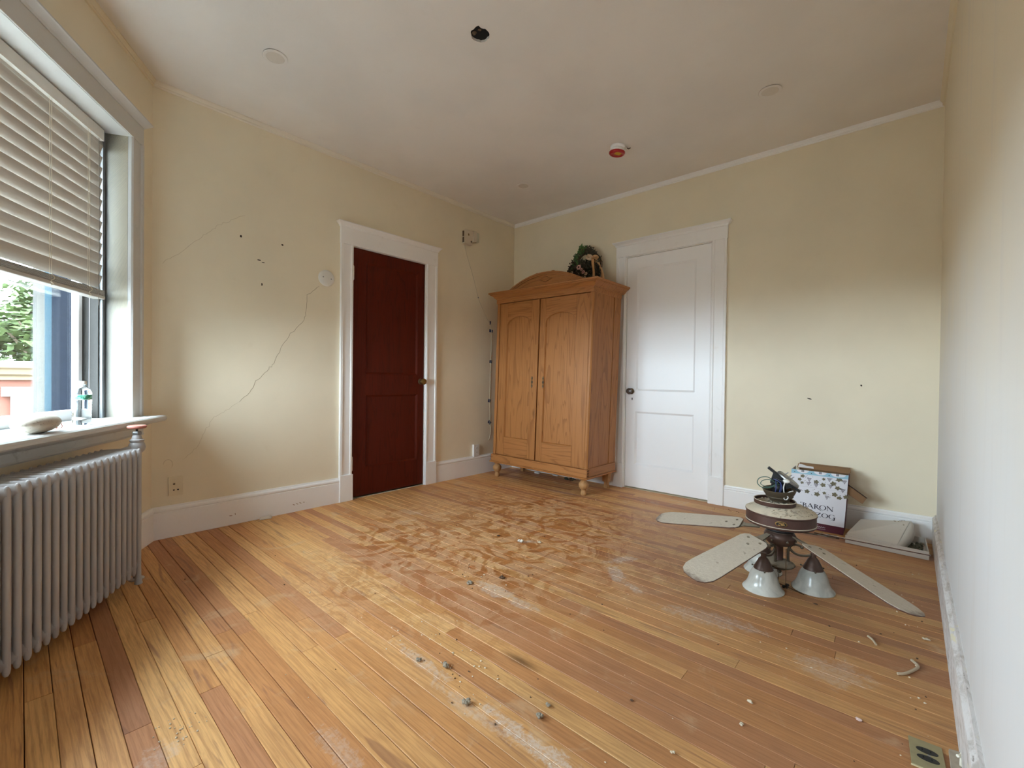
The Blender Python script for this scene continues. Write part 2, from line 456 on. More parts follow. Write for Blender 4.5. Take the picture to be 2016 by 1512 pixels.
def m_slat():
    g = G('blind_vinyl'); p = g.pos()
    f = g.noise(g.vmul(p, (3, 3, 90)), 3, 3)
    col = g.mix(f, lin((178, 172, 164)), lin((196, 190, 182)))
    a = g.bsdf(col, .5, link=False)
    t = g.n('ShaderNodeBsdfTranslucent'); g.set(t.inputs[0], lin((226, 218, 200)))
    mx = g.n('ShaderNodeMixShader'); g.set(mx.inputs[0], .05)
    g.nt.links.new(a, mx.inputs[1]); g.nt.links.new(t.outputs[0], mx.inputs[2]); return g.done(mx.outputs[0])
M_SLAT = m_slat()
M_WATER = None
def m_glass(name, tint=(1, 1, 1, 1)):
    g = G(name)
    t = g.n('ShaderNodeBsdfTransparent'); g.set(t.inputs[0], tint)
    s = g.n('ShaderNodeBsdfGlossy'); g.set(s.inputs['Roughness'], .02)
    lw = g.n('ShaderNodeLayerWeight'); g.set(lw.inputs[0], .5)
    f = g.math('ADD', .04, g.math('MULTIPLY', g.math('POWER', lw.outputs['Facing'], 4.0), .7), clamp=True)
    mx = g.n('ShaderNodeMixShader'); g.nt.links.new(f, mx.inputs[0])
    g.nt.links.new(t.outputs[0], mx.inputs[1]); g.nt.links.new(s.outputs[0], mx.inputs[2]); return g.done(mx.outputs[0])
M_GLASS = m_glass('window_glass', (.96, .98, .97, 1))
M_PET = m_glass('clear_bottle_plastic', (.90, .94, .95, 1))
g = G('water_filled_plastic'); g.bsdf((.93, .97, .98, 1), .03, trans=1.0, ior=1.34); M_WATER = g.m
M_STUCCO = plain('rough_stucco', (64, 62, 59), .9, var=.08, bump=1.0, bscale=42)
M_BLUETRIM = plain('weathered_blue_trim', (13, 19, 30), .8, var=.14, scale=30, spec=.1)
M_TEALTRIM = plain('pale_teal_trim', (34, 56, 66), .8, var=.1, spec=.15)
M_VINYL = plain('white_vinyl_frame', (226, 226, 228), .35)

# ------------------------------------------------------------------ floor
yW = lambda x: W0.y + (x - W0.x) / dW.x * dW.y
fl = MB(); fl.prism([(-.12, .12), (3.48, .12), (3.32, -5.42), (3.2, -5.42), (-.2, -3.2)], -.06, -.011)
floor = struct(fl.build('floor', M_SUB, smooth=0))
PW, GAP = .0585, .0012
pl = MB()
c_ = .0011; t_ = .011
pl.extr([(GAP/2, -t_), (PW-GAP/2, -t_), (PW-GAP/2, -c_), (PW-GAP/2-c_, 0), (GAP/2+c_, 0), (GAP/2, -c_)], 0, 1, lambda a, b, w: (w, a, b))
plank_mesh = None
rp = random.Random(31)
SL = -.0155                                    # the strips run a hair off the back wall
ys = [-2.540 + PW*k for k in range(-25, 46)]
rows = []
rest = MB()
for y in ys:
    xl = -.03; yy = y
    if yy > .03: continue
    x0 = -.02 if y > -3.06 else W0.x + (y + .02 - W0.y) / dW.y * dW.x - .08
    if y <= -3.06: x0 = max(-.15, x0)
    else: x0 = -.02 + .03 * y
    x1 = 3.36 + .03 * y
    x = x0; first = True
    while x < x1 - .02:
        L = rp.uniform(1.0, 3.0)
        if first: L *= rp.uniform(.3, 1); first = False
        e = min(x1, x + L)
        if x1 - e < .22: e = x1
        if plank_mesh is None:
            o = pl.build('plank', M_FLOOR, floor, smooth=0); plank_mesh = o.data
        else:
            o = bpy.data.objects.new('plank', plank_mesh); COL.objects.link(o); o.parent = floor
        o.scale = (e - x - .0012, rp.choice((1, .972, .985)) if (x < 1.5 and y < -2.5) else 1, 1)
        o.rotation_euler = (rp.uniform(-.004, .004), 0, SL)
        o.location = (x, y + SL * x, rp.uniform(-.0006, .0004))
        x = e
# strips behind the camera, out of sight, as one piece
bk = MB()
for k in range(26, 55):
    y = -2.540 - PW*k
    x0 = W0.x + (y - W0.y) / dW.y * dW.x - .08; x1 = 3.36 + .03*y
    if x1 > x0: bk.box(x0, x1, y + GAP/2 + SL*2, y + PW - GAP/2 + SL*2, -t_, 0)
o = bk.build('plank', M_FLOOR, floor, smooth=0); o['kind'] = 'stuff'

# ------------------------------------------------------------------ ceiling with its open junction hole
hx, hy = 1.583, -2.125
rh = random.Random(5)
hole = []
for i in range(28):
    a = 2*PI*i/28; r = .046 * (1 + rh.uniform(-.06, .06))
    if i in (23, 24): r *= 1.22
    hole.append((hx + r*math.cos(a), hy + r*math.sin(a)))
ce = MB(); ce.prism([(-.12, .12), (3.48, .12), (3.32, -5.42), (3.2, -5.42), (-.2, -3.2)], H, H + .012, holes=[hole])
ceiling = struct(ce.build('ceiling', M_CEIL, smooth=0))
c2 = MB()
c2.lathe([(.075, H+.0125), (.075, H+.11), (0, H+.11)], 20, (hx, hy, 0))
c2.build('hole_cavity', M_DARK, ceiling)
c2 = MB(); c2.box(-.075, .0, -.075, .075, H+.03, H+.05)
Mrot = Matrix.Rotation(.55, 4, 'Z')
for i, v in enumerate(c2.v): w = Mrot @ v; c2.v[i] = Vector((w.x + hx - .012, w.y + hy + .012, w.z))
c2.build('lath', M_LATH, ceiling, smooth=0)
c2 = MB()
for k in range(7):
    a = rh.uniform(-2.6, .2); r = rh.uniform(.015, .04)
    c2.blob((hx + r*math.cos(a), hy + r*math.sin(a), H + rh.uniform(.012, .03)), .012, .01, .012, 7, 5, jit=.3, rnd=rh)
c2.build('plaster_key', plain('brown_scratch_coat', (96, 78, 62), .95), ceiling)
# slab above, so no sky leaks into the ceiling
up = MB(); up.prism([(-.3, .3), (3.7, .3), (3.55, -5.7), (3.2, -5.7), (-.4, -3.3)], H + .2, H + .26)
o = up.build('ceiling_deck', M_DARK, ceiling, smooth=0)

# ------------------------------------------------------------------ walls
TW = .13
wl = MB()
wl.prism(rect(-.14, 3.20, 0, H + .2), -TW, 0, lambda u, v, w: fA(u, w, v), holes=[rect(1.185, 1.870, -.0, 1.985)] if 0 else [rect(1.185, 1.870, .001, 1.985)])
wl.prism(rect(-.14, 3.20, 0, H + .2), -TW - .02, -TW - .001, lambda u, v, w: fA(u, w, v))
wall_left = struct(wl.build('wall_left', M_CREAM, smooth=0))
wb = MB()
wb.prism(rect(-.12, 3.5, 0, H + .2), -TW, 0, lambda u, v, w: fB(u, w, v), holes=[rect(1.335, 2.062, .001, 2.065)])
wb.prism(rect(-.12, 3.5, 0, H + .2), -TW - .02, -TW - .001, lambda u, v, w: fB(u, w, v))
wall_back = struct(wb.build('wall_back', M_CREAM, smooth=0))
wr = MB(); wr.prism(rect(-.02, 5.6, 0, H + .2), -TW, 0, lambda u, v, w: fR(u, w, v))
wall_right = struct(wr.build('wall_right', M_RIGHT, smooth=0))
ww = MB(); ops = [rect(a, b, WZ0 - .03, WZ1) for a, b in WIN]
ww.prism(rect(-.03, 4.15, 0, H + .2), -.11, 0, lambda u, v, w: fW(u, w, v), holes=ops)
wall_window = struct(ww.build('wall_window', M_CREAM, smooth=0))
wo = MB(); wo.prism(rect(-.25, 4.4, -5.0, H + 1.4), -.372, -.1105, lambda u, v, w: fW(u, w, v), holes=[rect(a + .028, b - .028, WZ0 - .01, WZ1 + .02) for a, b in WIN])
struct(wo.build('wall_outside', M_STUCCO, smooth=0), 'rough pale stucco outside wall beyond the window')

# cracks, nail holes and scuffs in the left and back wall
def ribbon(pts, w, fn, name, parent, m, lift=.0006):
    mb = MB(); n = len(pts); vs = []
    for i, (a, b) in enumerate(pts):
        p0 = Vector(pts[max(i-1, 0)]); p1 = Vector(pts[min(i+1, n-1)]); d = (p1 - p0).normalized(); q = Vector((-d.y, d.x))
        ww_ = w * (1 if 0 < i < n-1 else .3)
        vs.append(fn(a + q.x*ww_, lift, b + q.y*ww_)); vs.append(fn(a - q.x*ww_, lift, b - q.y*ww_))
    mb.add(vs, [(2*i, 2*i+1, 2*i+3, 2*i+2) for i in range(n-1)])
    o = mb.build(name, m, None, smooth=0, recalc=False); o.parent = parent; return o
M_CRACK = plain('plaster_crack', (158, 140, 110), .9)
M_CRACKF = plain('faint_plaster_crack', (206, 192, 164), .9)
rc = random.Random(3)
def jag(pts, k=5, a=.006):
    out = []
    for p, q in zip(pts, pts[1:]):
        for i in range(k):
            t = i/k; out.append((p[0]+(q[0]-p[0])*t + rc.uniform(-a, a), p[1]+(q[1]-p[1])*t + rc.uniform(-a, a)))
    out.append(pts[-1]); return out
ribbon(jag([(2.136,1.632),(2.217,1.556),(2.227,1.437),(2.24,1.362),(2.331,1.267),(2.381,1.181),(2.439,1.051),(2.487,.997),(2.549,.925),(2.603,.837),(2.653,.788)]), .0012, fA, 'crack', wall_left, M_CRACK)
ribbon(jag([(2.653,.788),(2.724,.738),(2.788,.702),(2.841,.61),(2.877,.519),(2.95,.45)]), .0011, fA, 'crack', wall_left, M_CRACKF)
ribbon(jag([(2.62,2.02),(2.70,1.96),(2.772,1.909),(2.82,1.855),(2.865,1.8),(3.002,1.662),(3.049,1.607)]), .0011, fA, 'crack', wall_left, M_CRACKF)
M_HOLE = plain('nail_hole', (52, 40, 30), .9)
for s, z, a, b in [(2.647,1.870,.008,.009),(2.392,1.873,.009,.007),(2.52,1.578,.005,.011),(2.5385,1.738,.014,.004),(2.513,1.726,.012,.003)]:
    mb = MB(); mb.add([fA(s + a*math.cos(q)*rc.uniform(.7,1.1), .0007, z + b*math.sin(q)*rc.uniform(.7,1.1)) for q in [2*PI*i/9 for i in range(9)]], [tuple(range(9))])
    mb.build('nail_hole', M_HOLE, wall_left, smooth=0)
for x, z, a, b in [(2.7187,.849,.014,.004),(2.999,.9456,.005,.006)]:
    mb = MB(); mb.add([fB(x + a*math.cos(q), .0007, z + b*math.sin(q) - .3*a*math.cos(q)) for q in [2*PI*i/9 for i in range(9)]], [tuple(range(9))])
    mb.build('nail_hole', M_HOLE, wall_back, smooth=0)
ribbon([(3.02+.022*math.cos(q), .43+.03*math.sin(q)) for q in [i*.35 for i in range(0, 12)]], .0014, fA, 'scuff', wall_left, M_CRACKF)

# ------------------------------------------------------------------ crown trim and baseboards
CR = [(0, H), (.022, H), (.022, H-.007), (.015, H-.014), (.010, H-.022), (.011, H-.030), (.007, H-.034), (0, H-.035)]
def run(name, fn, s0, s1, prof, mat):
    mb = MB(); mb.extr(prof, s0, s1, lambda a, b, w: fn(w, a, b))
    return struct(mb.build(name, mat, None, smooth=25))
M_CROWN = m_trim('cream_crown_paint', (232, 224, 208), .1)
run('trim_1', fA, -.02, 3.12, CR, M_CROWN)
run('trim_2', fB, -.02, 3.38, CR, M_TRIM)
run('trim_3', fR, -.02, 5.45, CR, M_RIGHT)
run('trim_4', fW, -.02, 4.05, CR, M_CREAM)
def bb(h, t=.020):
    return [(0, 0), (t, 0), (t, h-.038), (t-.005, h-.034), (t-.004, h-.030), (t+.002, h-.026), (t+.001, h-.016), (t-.008, h-.008), (t-.010, h), (0, h)]
def baseboard(name, runs, fn, h, mat, t=.020):
    root = None
    for a, b in runs:
        mb = MB(); mb.extr(bb(h, t), a, b, lambda u, v, w: fn(w, u, v))
        if root is None: root = struct(mb.build(name, mat, smooth=25))
        else:
            mb.build('baseboard_length', mat, root, smooth=25)
    return root
b_left = baseboard('baseboard_left', [(0, 1.060), (1.976, 3.11)], fA, .188, M_TRIM)
baseboard('baseboard_back', [(0, 1.243), (2.178, 3.36)], fB, .160, M_TRIM)
baseboard('baseboard_window', [(0, 4.05)], fW, .188, M_TRIM)
b_right = baseboard('baseboard_right', [(0, 5.4)], fR, .172, M_TRIMDIRTY, .018)

M_SCUFF = plain('brown_scuff', (142, 108, 78), .8)
for s_, z_, l_, a_ in [(2.311,.052,.010,.5),(2.289,.054,.010,.6),(2.266,.056,.009,.5),(2.242,.056,.007,.2),(2.675,.066,.006,1.4),(2.70,.060,.010,.1)]:
    mb = MB(); c, q = math.cos(a_), math.sin(a_)
    mb.add([fA(s_ + u*l_*c - v*.0022*q, .0206, z_ + u*l_*q + v*.0022*c) for u, v in ((-1, -.3), (0, -1), (1, -.3), (.8, .6), (0, 1), (-.9, .4))], [(0, 1, 2, 3, 4, 5)])
    mb.build('scuff', M_SCUFF, b_left, smooth=0)
# ------------------------------------------------------------------ doors
def kid(o, parent):
    """keep a world-built mesh where it is under an unrotated parent"""
    off = Vector((0, 0, 0)); p = parent
    while p is not None: off += Vector(p.location); p = p.parent
    o.parent = parent; o.location = Vector(o.location) - off; return o
def bk(mb, name, mat, parent, fn, **kw): return kid(mb.build(name, mat, None, fn, **kw), parent)
CASE = lambda w: [(0, 0), (w, 0), (w, .024), (w-.016, .024), (w-.020, .016), (.024, .016), (.018, .021), (.006, .021), (0, .014)]   # inner edge at 0, outer at w
def flat_door(num, fn, s0, s1, ztop, panels, leaf_mat, knob_s, knob_z, hinge_s, hinge_z, base_face, head, plinths, cap, knob_kind, label):
    root = empty('door_%d' % num, fn((s0+s1)/2, 0, 0)); struct(root, label)
    # leaf
    leaf = MB(); face = base_face
    leaf.prism(rect(s0, s1, .014, ztop), face - .036, face, lambda u, v, w: (u, w, v), holes=[rect(*p) for p in panels])
    lf = bk(leaf, 'door_leaf', leaf_mat, root, fn, smooth=0, bevel=.0015)
    for (a, b, c, d) in panels:
        p = MB(); p.box(a - .004, b + .004, face - .030, face - .012, c - .004, d + .004)
        bk(p, 'panel', leaf_mat, lf, fn, smooth=0)
        p = MB(); w = .014
        O = [(a, c), (b, c), (b, d), (a, d)]; I = [(a+w, c+w), (b-w, c+w), (b-w, d-w), (a+w, d-w)]
        vs = [(u, face - .001, v) for u, v in O] + [(u, face - .0115, v) for u, v in I]
        p.add(vs, [(i, (i+1) % 4, 4+(i+1) % 4, 4+i) for i in range(4)])
        vs = [(u, face - .012, v) for u, v in O] + [(u, face - .012, v) for u, v in I]
        p.add(vs, [(i, (i+1) % 4, 4+(i+1) % 4, 4+i) for i in range(4)])
        bk(p, 'panel_moulding', leaf_mat, lf, fn, smooth=0)
    # jamb
    j = MB()
    j.box(s0 - .014, s0 - .003, -.125, .002, 0, ztop + .012); j.box(s1 + .003, s1 + .014, -.125, .002, 0, ztop + .012); j.box(s0 - .014, s1 + .014, -.125, .002, ztop + .003, ztop + .014)
    bk(j, 'jamb', M_TRIM, root, fn, smooth=0)
    # casings on plinth blocks
    for (pa, pb, ph) in plinths:
        m = MB(); m.box(pa, pb, 0, .030, .0, ph)
        bk(m, 'plinth_block', M_TRIM, root, fn, smooth=0, bevel=.003)
        inner_low = abs(pb - s0) < abs(pa - s1)       # this casing lies below s0
        m = MB(); w = pb - pa - .004
        if inner_low: m.extr(CASE(w), ph, head[0] + .002, lambda a, b, q: (pb - .002 - a, b, q))
        else: m.extr(CASE(w), ph, head[0] + .002, lambda a, b, q: (pa + .002 + a, b, q))
        bk(m, 'casing', M_TRIM, root, fn, smooth=20)
    ha, hb = min(p[0] for p in plinths) - .002, max(p[1] for p in plinths) + .002
    m = MB(); m.box(ha, hb, 0, .022, head[0], head[1])
    bk(m, 'head_casing', M_TRIM, root, fn, smooth=0, bevel=.002)
    m = MB(); prof = [(0, head[1]), (.024, head[1]), (.028, head[1]+.004), (.030, head[1]+.014), (.046, head[1]+.030), (.052, head[1]+.032), (.052, cap), (0, cap)]
    e = .026
    # mitred return at both ends: build as stacked slabs
    zs = [(head[1], .024, 0), (head[1]+.006, .029, .006), (head[1]+.014, .031, .008), (head[1]+.030, .047, .024), (head[1]+.033, .052, .028), (cap, .052, .028)]
    vs = []; fs = []
    for z, o, x in zs: vs += [(ha - x, 0, z), (hb + x, 0, z), (hb + x, o, z), (ha - x, o, z)]
    for i in range(len(zs) - 1):
        for k in range(4): fs.append((4*i+k, 4*i+(k+1) % 4, 4*i+4+(k+1) % 4, 4*i+4+k))
    fs += [(3, 2, 1, 0), tuple(4*(len(zs)-1)+k for k in range(4))]
    m.add(vs, fs); bk(m, 'cap_moulding', M_TRIM, root, fn, smooth=0)
    # hinges
    for hz in hinge_z:
        m = MB()
        for k in range(3):
            m.lathe([(.0, hz-.052+.035*k), (.0058, hz-.052+.035*k), (.0058, hz-.019+.035*k), (0, hz-.019+.035*k)], 10, (hinge_s, face + .005, 0))
        m.lathe([(0, hz-.06), (.004, hz-.056), (.004, hz-.052)], 8, (hinge_s, face + .005, 0)); m.lathe([(.004, hz+.052), (.004, hz+.056), (0, hz+.06)], 8, (hinge_s, face + .005, 0))
        bk(m, 'hinge', M_TRIM, root, fn)
    # knob
    RX = Matrix.Rotation(-PI/2, 4, 'X')                # lathe axis z -> +y (outward in wall frames)
    kr = empty('knob', (0, 0, 0)); kr.location = fn(knob_s, face, knob_z); kid(kr, root)
    def lk(prof, name, mat, o0=0.0):
        mb = MB(); mb.lathe(prof, 20, (knob_s, face + o0, knob_z), RX)
        bk(mb, name, mat, kr, fn)
    if knob_kind == 'brass':
        lk([(0, 0), (.026, 0), (.026, .004), (.020, .008), (.011, .010), (.010, .026), (0, .026)], 'rose', M_OLDBRASS)
        lk([(.009, .022), (.012, .026), (.026, .036), (.029, .046), (.026, .056), (.014, .062), (0, .063)], 'knob_ball', M_BRASS)
    else:
        lk([(0, 0), (.027, 0), (.027, .004), (.022, .008), (.010, .010), (.009, .024), (0, .024)], 'rose', M_OLDBRASS)
        lk([(.010, .018), (.014, .022), (.026, .032), (.028, .042), (.024, .052), (.013, .056), (0, .0565)], 'knob_ball', plain('smoky_knob_glass', (92, 80, 72), .15))
        m = MB(); m.prism(arc(knob_s+.010, knob_z-.062, .005, .005, -40, 220, 8) + [(knob_s+.007, knob_z-.080), (knob_s+.013, knob_z-.080)], face, face + .001, lambda u, v, w: (u, w, v))
        bk(m, 'keyhole', M_DARK, root, fn, smooth=0)
    return root
flat_door(1, fA, 1.188, 1.866, 1.980, [(1.258, 1.753, .990, 1.883), (1.255, 1.751, .238, .816)], M_MAHOG, 1.222, .931, 1.868, (1.780, .280), -.004,
          (1.985, 2.112), [(1.060, 1.180, .205), (1.872, 1.978, .205)], 2.150, 'brass', 'dark mahogany two-panel door with brass knob in white casing, left wall')
flat_door(2, fB, 1.342, 2.056, 2.060, [(1.436, 1.940, .873, 1.952), (1.432, 1.938, .219, .687)], M_WHITEDOOR, 1.392, .868, 2.060, (1.842, .258), -.006,
          (2.068, 2.165), [(1.243, 1.335, .215), (2.064, 2.178, .215)], 2.205, 'glass', 'white two-panel door with dark knob beside the wardrobe, back wall')

# ------------------------------------------------------------------ windows
def window(num, t0, t1, label, fW=fW):
    root = struct(empty('window_%d' % num, fW((t0+t1)/2, 0, WZ0)), label)
    B = lambda mb, name, mat=M_WINTRIM, **kw: bk(mb, name, mat, root, fW, **kw)
    z0, z1 = WZ0, WZ1
    for side in (0, 1):
        e = t0 if side == 0 else t1; sg = -1 if side == 0 else 1
        m = MB(); m.extr(CASE(.105), z0, z1 + .004, lambda a, b, q: (e + sg*(a - .002), b + .002, q)); B(m, 'casing', smooth=20)
        T = lambda a, b, sg=sg, e=e: (e - sg*a, e - sg*b) if sg < 0 else (e - sg*b, e - sg*a)
        def bx(a, b, o0, o1, za, zb, name, mat):
            x0, x1 = sorted((e - sg*a, e - sg*b)); mm = MB(); mm.box(x0, x1, o0, o1, za, zb); B(mm, name, mat, smooth=0, bevel=.0015)
        bx(-.02, 0, -.126, .008, z0, z1, 'jamb_board', M_JAMB)
        bx(0, .020, -.126, -.096, z0, z1, 'stop', M_JAMB)
        bx(0, .024, -.172, -.1265, z0, z1, 'sash_track', M_JAMB)
        for k in range(3): bx(.024, .027 + .001*k, -.140 - .004*k, -.138 - .004*k, z0, z1, 'track_rib', M_VINYL)
        bx(0, .045, -.29, -.206, z0 - .01, z1 + .02, 'outer_trim', M_BLUETRIM)
        bx(0, .030, -.326, -.2905, z0 - .01, z1 + .02, 'brick_mould', M_TEALTRIM)
        # sash stiles
        bx(.030, .058, -.204, -.174, z0 + .01, z0 + .76, 'sash_stile', M_VINYL)
        bx(.030, .058, -.204, -.174, z0 + .76, z1, 'sash_stile', M_VINYL)
    m = MB(); m.box(t0 - .108, t1 + .108, 0, .022, z1, z1 + .096); B(m, 'head_casing', smooth=0, bevel=.002)
    ha, hb = t0 - .108, t1 + .108; hz = z1 + .096
    zs = [(hz, .026, 0), (hz+.008, .031, .006), (hz+.026, .05, .022), (hz+.029, .055, .026), (hz+.036, .055, .026)]
    vs = []; fs = []
    for z, o, x in zs: vs += [(ha-x, 0, z), (hb+x, 0, z), (hb+x, o, z), (ha-x, o, z)]
    for i in range(len(zs)-1):
        for k in range(4): fs.append((4*i+k, 4*i+(k+1) % 4, 4*i+4+(k+1) % 4, 4*i+4+k))
    fs += [(3, 2, 1, 0), tuple(4*(len(zs)-1)+k for k in range(4))]
    m = MB(); m.add(vs, fs); B(m, 'cap_moulding', smooth=0)
    m = MB(); m.box(t0, t1, -.126, .016, z1 - .002, z1 + .02); B(m, 'head_jamb', smooth=0)
    m = MB(); m.box(t0 + .02, t1 - .02, -.126, -.096, z1 - .022, z1); B(m, 'stop', smooth=0)
    m = MB(); m.box(t0, t1, -.205, -.174, z1 - .05, z1); B(m, 'sash_rail', M_VINYL, smooth=0)
    m = MB(); m.box(t0 + .03, t1 - .03, -.205, -.170, z0 + .745, z0 + .785); B(m, 'sash_rail', M_VINYL, smooth=0)
    m = MB(); m.box(t0 + .026, t1 - .026, -.206, -.165, z0, z0 + .048); B(m, 'sash_rail', M_VINYL, smooth=0, bevel=.003)
    m = MB(); m.box(t0 + .05, t1 - .05, -.1905, -.1875, z0 + .045, z1 - .045); B(m, 'glass_pane', M_GLASS, smooth=0)
    # stool, apron
    m = MB(); nose = [(-.165, z0-.032), (.112, z0-.032), (.120, z0-.026), (.123, z0-.016), (.120, z0-.006), (.112, z0), (-.165, z0)]
    m.extr(nose, t0, t1, lambda a, b, q: (q, a, b))
    n2 = [(0.001, z0-.032), (.112, z0-.032), (.120, z0-.026), (.123, z0-.016), (.120, z0-.006), (.112, z0), (0.001, z0)]
    m.extr(n2, t0 - .135, t0, lambda a, b, q: (q, a, b)); m.extr(n2, t1, t1 + .135, lambda a, b, q: (q, a, b))
    B(m, 'stool', M_SILL, smooth=25)
    m = MB(); ap = [(0, z0-.105), (.022, z0-.105), (.026, z0-.099), (.022, z0-.093), (.022, z0-.062), (.034, z0-.056), (.050, z0-.046), (.056, z0-.034), (0, z0-.034)]
    m.extr(ap, t0 - .112, t1 + .112, lambda a, b, q: (q, a, b)); B(m, 'apron', M_TRIMDIRTY if 0 else M_SILL, smooth=25)
    m = MB(); m.box(t0 + .028, t1 - .028, -.40, -.17, z0 - .04, z0 - .006); B(m, 'outer_sill', M_TEALTRIM, smooth=0)
    return root
window(1, *WIN[0], 'tall window with pulled blind, worn white casing and stool, left edge of frame')
window(2, *WIN[1], 'assumed second window on the same wall, out of frame, added for daylight')  # unseen window, assumed and added to let more daylight into the room

# blinds
def blind(num, t0, t1, zb, label, pitch=.0545, fW=fW):
    a, b = t0 + .046, t1 - .046; oc = -.098
    root = tag(empty('window_blind', fW((t0+t1)/2, oc, WZ1)), label, 'blind')
    B = lambda mb, name, mat=M_SLAT, **kw: bk(mb, name, mat, root, fW, **kw)
    m = MB()
    m.extr([(-.062, 2.112), (-.060, 2.118), (-.064, 2.150), (-.060, 2.160), (-.064, 2.186), (-.068, 2.190), (-.072, 2.186), (-.074, 2.112)], t0 + .024, t1 - .024, lambda p, q, w: (w, p - .034, q))
    B(m, 'valance', smooth=25)
    m = MB(); m.box(a, b, oc - .02, oc + .02, 2.135, 2.19); B(m, 'headrail', M_WHITEPL, smooth=0)
    # one slat mesh shared by all
    sl = MB(); n = 6; prof = []
    th = math.radians(70); hw = .0315
    for i in range(n+1):
        u = -hw + 2*hw*i/n; c = .0035*(1-(u/hw)**2)
        prof.append((u*math.cos(th) + c*math.sin(th), u*math.sin(th) - c*math.cos(th)))
    back = [(x + .0026*math.sin(th), z - .0026*math.cos(th)) for x, z in reversed(prof)]
    sl.extr(prof + back, a, b, lambda p, q, w: (w, oc + p, q))
    z = 2.080; first = None
    while z > zb + .062:
        if first is None:
            first = sl.build('slat', M_SLAT, None, fW, origin=((a+b)/2, oc, 0), smooth=25); me = first.data; o = first
        else:
            o = bpy.data.objects.new('slat', me); COL.objects.link(o); o.location = fW((a+b)/2, oc, 0)
        o.location.z += z; kid(o, root); z -= pitch
    m = MB(); m.box(a - .002, b + .002, oc - .026, oc + .026, zb, zb + .017); B(m, 'bottom_rail', M_SLAT, smooth=0, bevel=.003)
    for k in range(5):
        m = MB(); zz = zb + .0185 + .0056*k
        m.extr([(-.025, zz), (0, zz + .0015), (.025, zz), (.025, zz + .0026), (0, zz + .0042), (-.025, zz + .0026)], a + .002*(k % 2), b - .003*((k+1) % 2), lambda p, q, w: (w, oc + p, q))
        B(m, 'slat', M_SLAT, smooth=0)
    M_CORD = plain('blind_cord', (222, 212, 190), .8)
    for t in (a + .125, a + .375, a + .80, b - .125):
        if t > b - .1: t = b - .125
        m = MB()
        for dt, do in ((-.006, .024), (.006, .024), (0, -.028)): m.tube([fW(t + dt, oc + do, zb + .02), fW(t + dt, oc + do, 2.13)], .0008, 5)
        m.tube(smooth_path([fW(t, oc + .027, zb + .045), fW(t - .012, oc + .032, zb + .03), fW(t + .010, oc + .031, zb + .012), fW(t - .008, oc + .03, zb + .004), fW(t + .004, oc + .028, zb - .003)], 5), .0016, 5)
        kid(m.build('ladder_cord', M_CORD, None), root)
    m = MB(); m.tube([fW(a + .07, oc + .034, 2.12), fW(a + .066, oc + .036, 1.75), fW(a + .07, oc + .034, zb + .02), fW(a + .068, oc + .034, zb - .04)], .0011, 5)
    kid(m.build('lift_cord', plain('grey_cord', (120, 114, 104), .8), None), root)
    return root
blind(1, *WIN[0], 1.338, 'off-white slatted window blind pulled halfway down the left window')
blind(2, *WIN[1], 1.338, 'off-white slatted blind on the added second window, out of frame, limiting its light')  # unseen blind, added to cut the upper light of the assumed window
# ------------------------------------------------------------------ radiator
rad = tag(empty('radiator', fW(1.2, .145, 0)), 'grey-painted cast iron column radiator under the window', 'radiator')
def radiator():
    pitch = .0406; t0 = .612; N = 31
    def sec(low):
        m = MB(); prof = []
        r = .0099
        zb = 0.0 if low else .052
        for o in (.075, .145, .215):
            if low and o != .145: pr = [(0, 0), (.016, 0), (.014, .010), (.0105, .035), (r, .08), (r, .60), (r*.8, .613), (r*.45, .620), (0, .622)]
            else: pr = [(0, .050), (r*.5, .052), (r*.85, .059), (r, .070), (r, .60), (r*.8, .613), (r*.45, .620), (0, .622)]
            m.lathe(pr, 12, (0, o, 0))
        for zc in (.596, .088):                      # headers across the section
            pts = [(0, .068, zc), (0, .08, zc), (0, .145, zc+.002), (0, .21, zc), (0, .222, zc)]
            b = len(m.v); m.tube(pts, .0145, 10, taper=[.55, 1, 1, 1, .55])
            for i in range(b, len(m.v)):
                v = m.v[i]; m.v[i] = Vector((v.x, v.y, zc + (v.z - zc)*1.6))
            m.lathe([(.015, -.0205), (.019, -.018), (.019, .018), (.015, .0205)], 10, (0, .145, zc), Matrix.Rotation(PI/2, 4, 'Y'))
        return m
    rot = Matrix(((dW.x, nW.x, 0), (dW.y, nW.y, 0), (0, 0, 1)))
    meshes = {}
    for k in range(N):
        low = k in (0, N-1)
        if low not in meshes:
            o = sec(low).build('section', M_RAD, None, smooth=40); meshes[low] = o.data
        else:
            o = bpy.data.objects.new('section', meshes[low]); COL.objects.link(o)
        o.rotation_euler = (0, 0, math.atan2(dW.y, dW.x))
        o.location = fW(t0 + pitch*k, 0, 0); kid(o, rad)
radiator()
def fix_frame(parent):
    pass
